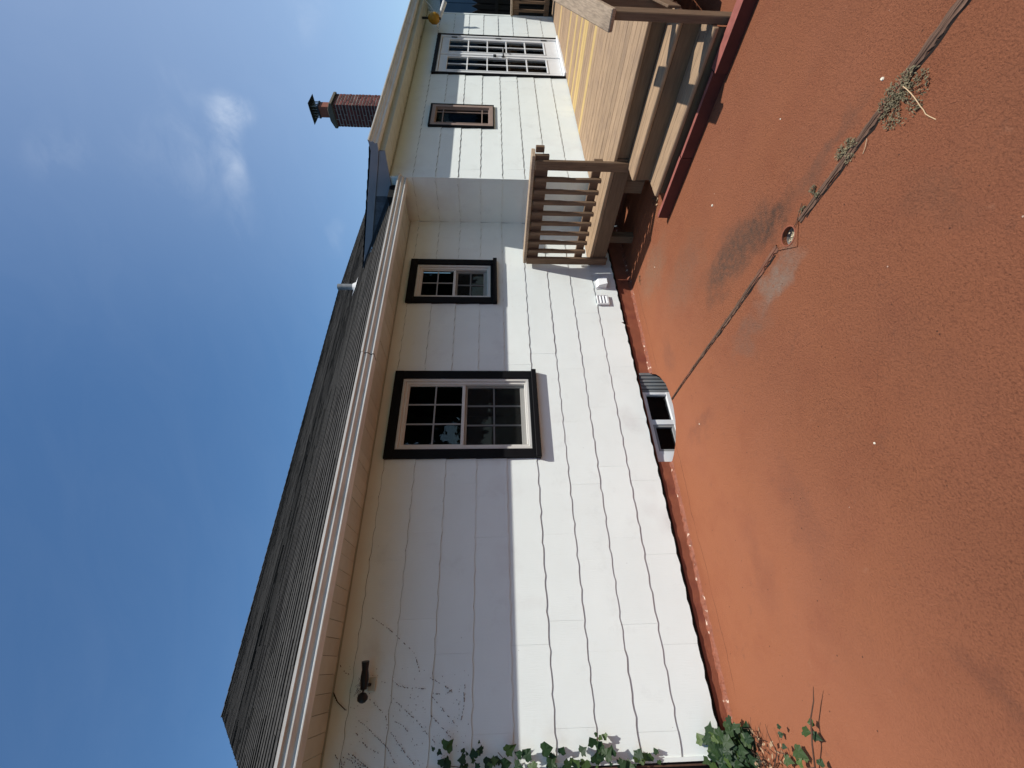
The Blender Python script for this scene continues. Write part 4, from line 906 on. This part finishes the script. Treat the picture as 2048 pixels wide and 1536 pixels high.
# up the corner
def wallleaf(px,py,s,y=-.035):
    s*=1.25; x,z=w(px,py); f=(3.506+y)/3.506; leaf((x*f,y,z*f),s,(R.uniform(-.6,.5),-1,R.uniform(.0,.9)),(R.uniform(-.4,1),0,R.uniform(-1.2,.6)))
for (px,py,s) in ((886,1490,.040),(894,1500,.050),(898,1520,.050),(876,1503,.024),(868,1500,.020),(880,1530,.035),(948,1515,.040),(965,1500,.030),(970,1528,.045),(957,1483,.014),(990,1520,.030),(1012,1503,.055),(1004,1530,.050),(925,1505,.022),(1050,1516,.050),(1085,1500,.058),(1062,1528,.050),(1095,1526,.045),(1100,1515,.035),(1162,1505,.040),(1170,1522,.048),(1190,1470,.018),(1198,1474,.022),(1213,1475,.030),(1188,1490,.045),(1204,1498,.050),(1210,1515,.055),(1225,1510,.040),(1190,1525,.05),(1262,1528,.050),(1275,1515,.045),(1290,1522,.050),(1303,1512,.035),(1240,1530,.04),(1130,1531,.04),(1147,1533,.05),(1030,1531,.05)):
    wallleaf(px,py,s,R.uniform(-.06,-.025))
for i in range(34): wallleaf(R.uniform(880,1320),1536-R.random()**2*34,R.uniform(.016,.040),R.uniform(-.06,-.02))
# dense clump at the foot of the corner, over the slab edge
def cl(px,py,s,z):
    d=F+Rt*((1536-py-768)/850.4)-Up*((px-1024)/850.4); t=z/d.z; q=Vector((d.x*t,-3.506+d.y*t,z)); leaf(q,s,(R.uniform(-.3,.3)+.1,R.uniform(-.9,-.2),R.uniform(.5,1.1)),(R.uniform(-.2,1),R.uniform(-1,.3),R.uniform(-.5,.5)))
for i in range(185):
    # cluster volume: foot of the wall corner
    a=R.random(); x=-.58+R.uniform(0,.20)*(1-.2*a); y=-.02-R.uniform(0,.20); z=gz(-.5)+.02+R.random()**1.3*.24*(1.0-abs(y)*1.6)
    if x>-.36-.0*z and z>-1.45: continue
    leaf((x,y,z),R.uniform(.042,.070),(R.uniform(-.3,.6),R.uniform(-1,-.1),R.uniform(.2,1.1)),(R.uniform(-.3,1),R.uniform(-1,.3),R.uniform(-.6,.4)))
for (px,py,s) in ((1455,1435,.05),(1450,1455,.055),(1470,1460,.05),(1490,1475,.05),(1495,1490,.04),(1480,1500,.05),(1500,1520,.045),(1555,1453,.022),(1558,1470,.026),(1626,1445,.028),(1606,1462,.042),(1627,1470,.040),(1590,1500,.060),(1570,1518,.045),(1608,1520,.035),(1565,1492,.025),(1640,1530,.03),(1598,1530,.035)):
    cl(px,py,s,gz(-.4)+(.10 if px<1510 else .05)+R.uniform(-.02,.02))
for i in range(60):   # mass beyond the corner that the wall hides the middle of
    leaf((-.60-R.random()*.5,-.10+R.uniform(-.15,.12),-1.6+R.random()**1.5*1.3),R.uniform(.04,.065),(R.uniform(-.2,.8),-1,R.uniform(.1,1)))
sm=MB()
def stem(pts,r): sm.tube(pts,r,5)
zz=gz(-.4)
stem([(-.62,-.05,zz+.02),(-.46,-.83,zz+.03),(-.36,-.92,zz+.06),(-.26,-.96,zz+.05),(-.19,-1.02,zz+.045),(-.13,-1.08,zz+.06)],[.005,.0045,.004,.0035,.003,.0012])
stem([(-.60,-.30,zz),(-.44,-.55,zz+.05),(-.36,-.55,zz+.07),(-.32,-.53,zz+.06)],[.004,.003,.002,.001])
stem([(-.56,-.02,zz),(-.555,-.025,-.9),(-.55,-.022,-.3),(-.53,-.02,.1),(-.50,-.02,.32)],[.006,.005,.004,.003,.001])
stem([(-.515,-.02,-.75),(-.46,-.03,-.72),(-.43,-.03,-.70)],[.003,.002,.001]); stem([(-.51,-.02,-.4),(-.46,-.03,-.35)],.002); stem([(-.50,-.02,-.1),(-.455,-.03,-.05)],.002)
for i in range(26):
    a=Vector((-.5+R.uniform(-.12,.1),-.25-R.uniform(0,.35),zz+.01)); stem([a,a+Vector((R.uniform(.0,.06),R.uniform(-.05,.05),R.uniform(.02,.06))),a+Vector((R.uniform(.02,.12),R.uniform(-.08,.06),R.uniform(.01,.07)))],[.002,.0015,.0008])
part('stem',sm,M_stem,ivy)
dl=MB()
for i in range(70):
    c=Vector((-.5+R.uniform(-.12,.14),-.22-R.uniform(0,.42),zz+R.uniform(.005,.05))); u=Vector((R.uniform(-1,1),R.uniform(-1,1),R.uniform(-.4,.8))).normalized()*R.uniform(.008,.024); v_=u.cross(Vector((R.uniform(-.5,.5),R.uniform(-.5,.5),1))).normalized()*R.uniform(.004,.012); dl.add([c-u,c+v_,c+u,c-v_],[(0,1,2,3)])
tag(part('dead_leaves',dl,M_leafw,ivy),kind='stuff')
# dark timber fence continuing left from the corner
ff=thing('side_fence','dark board fence running left from the ivy covered corner','fence',(-.62,.1,-1.6))
for i in range(14): part('fence_board',MB().box(-.70-.15*i,-.56-.15*i,.09,.112,-1.68,-.30+R.uniform(-.01,.01)),M_fence,ff,bev=.003)
part('rail',MB().box(-2.7,-.56,.113,.15,-.6,-.5),M_fence,ff)
# ================================================================ beyond the deck: picket fence and neighbour
pf=thing('picket_fence','tall dark pointed picket fence beyond the far end of the deck','fence',(13,0,-1.7))
pme=MB().prism([(-.045,0),(.045,0),(.045,2.02),(.0,2.14),(-.045,2.02)],-.010,.010,'x').mesh('picket',M_fence)
for i in range(64): put('picket',pme,pf,(13+R.uniform(-.004,.004),2.4-.115*i,-1.72+E+R.uniform(-.012,.012)))
for z in (-.2,-1.2): part('rail',MB().box(12.95,12.985,-5.0,2.5,z,z+.08),M_fence,pf)
part('fence_backing',MB().box(13.02,13.04,-5.0,2.5,-1.7,.30),M_fence,pf)
nh=thing('neighbour_house','blue grey sided house standing in shade behind the picket fence','house',(18,-1,-1.7))
for i in range(26): part('siding_board',MB().box(17.0+R.uniform(-.01,.01),17.1,-8+.5*i,-8+.5*i+.49,-1.7,1.52),M_neigh,nh,bev=.01)
part('roof',MB().prism([(-8.5,1.95),(5.5,1.95),(-1.5,2.25)],16.7,25,'x'),M_under,nh)
part('wall',MB().box(17.11,24.5,-8,5,-1.7,1.94),M_neigh,nh)
for i in range(40): part('upper_board',MB().box(17.02,17.1,-8+.32*i,-8+.32*i+.30,1.525,1.94),M_ltgrey,nh)
wn_=part('window',MB().box(16.93,16.97,-1.6,-.6,.5,1.4),M_vinylw,nh); part('pane',MB().box(16.92,16.928,-1.5,-.7,.6,1.3),M_int,wn_)
# ================================================================ trees across the yard, seen only in the window glass
def tree(x,y,h,r,label,seed):
    rr=random.Random(seed); t=thing('tree',label,'tree',(x,y,-1.7),'trees along the far side of the yard')
    m=MB().tube([(x,y,-1.75),(x+.1,y,0),(x-.1,y+.1,h*.45),(x+.1,y,h*.8)],[.28,.22,.15,.04],9)
    for k in range(7): a=rr.uniform(0,6.28); z=h*rr.uniform(.2,.6); m.tube([(x,y,z),(x+r*.4*math.cos(a),y+r*.4*math.sin(a),z+1),(x+r*.75*math.cos(a),y+r*.75*math.sin(a),z+1.5)],[.09,.05,.02],6)
    part('trunk',m,M_bark,t)
    m=MB(); cl_=[(Vector((x+rr.gauss(0,r*.42),y+rr.gauss(0,r*.42),h*.48+rr.gauss(0,h*.24))),rr.uniform(.6,1.3)) for _ in range(40)]
    for i in range(9000):
        c,q=rr.choice(cl_); d=Vector((rr.gauss(0,1),rr.gauss(0,1),rr.gauss(0,.8))); p=c+d.normalized()*q*rr.random()**.4; u=Vector((rr.uniform(-1,1),rr.uniform(-1,1),rr.uniform(-1,1))).normalized()*.21; v_=u.cross(Vector((rr.uniform(-1,1),rr.uniform(-1,1),1))).normalized()*.14
        m.add([p-u,p+v_,p+u,p-v_],[(0,1,2,3)])
    part('crown',m,M_tl,t)
tree(-5,-15,7.0,3.0,'broad leafy tree opposite the left end of the house',1)
tree(2.5,-16,9.0,3.2,'tall leafy tree opposite the middle of the yard',2)
tree(12.0,-16,8.0,3.0,'rounded leafy tree opposite the deck',3)
tree(17.0,-15,8.0,3.0,'leafy tree between the deck and the far right of the yard',6)
tree(22.0,-15,8.5,3.4,'leafy tree at the far right of the yard',4)
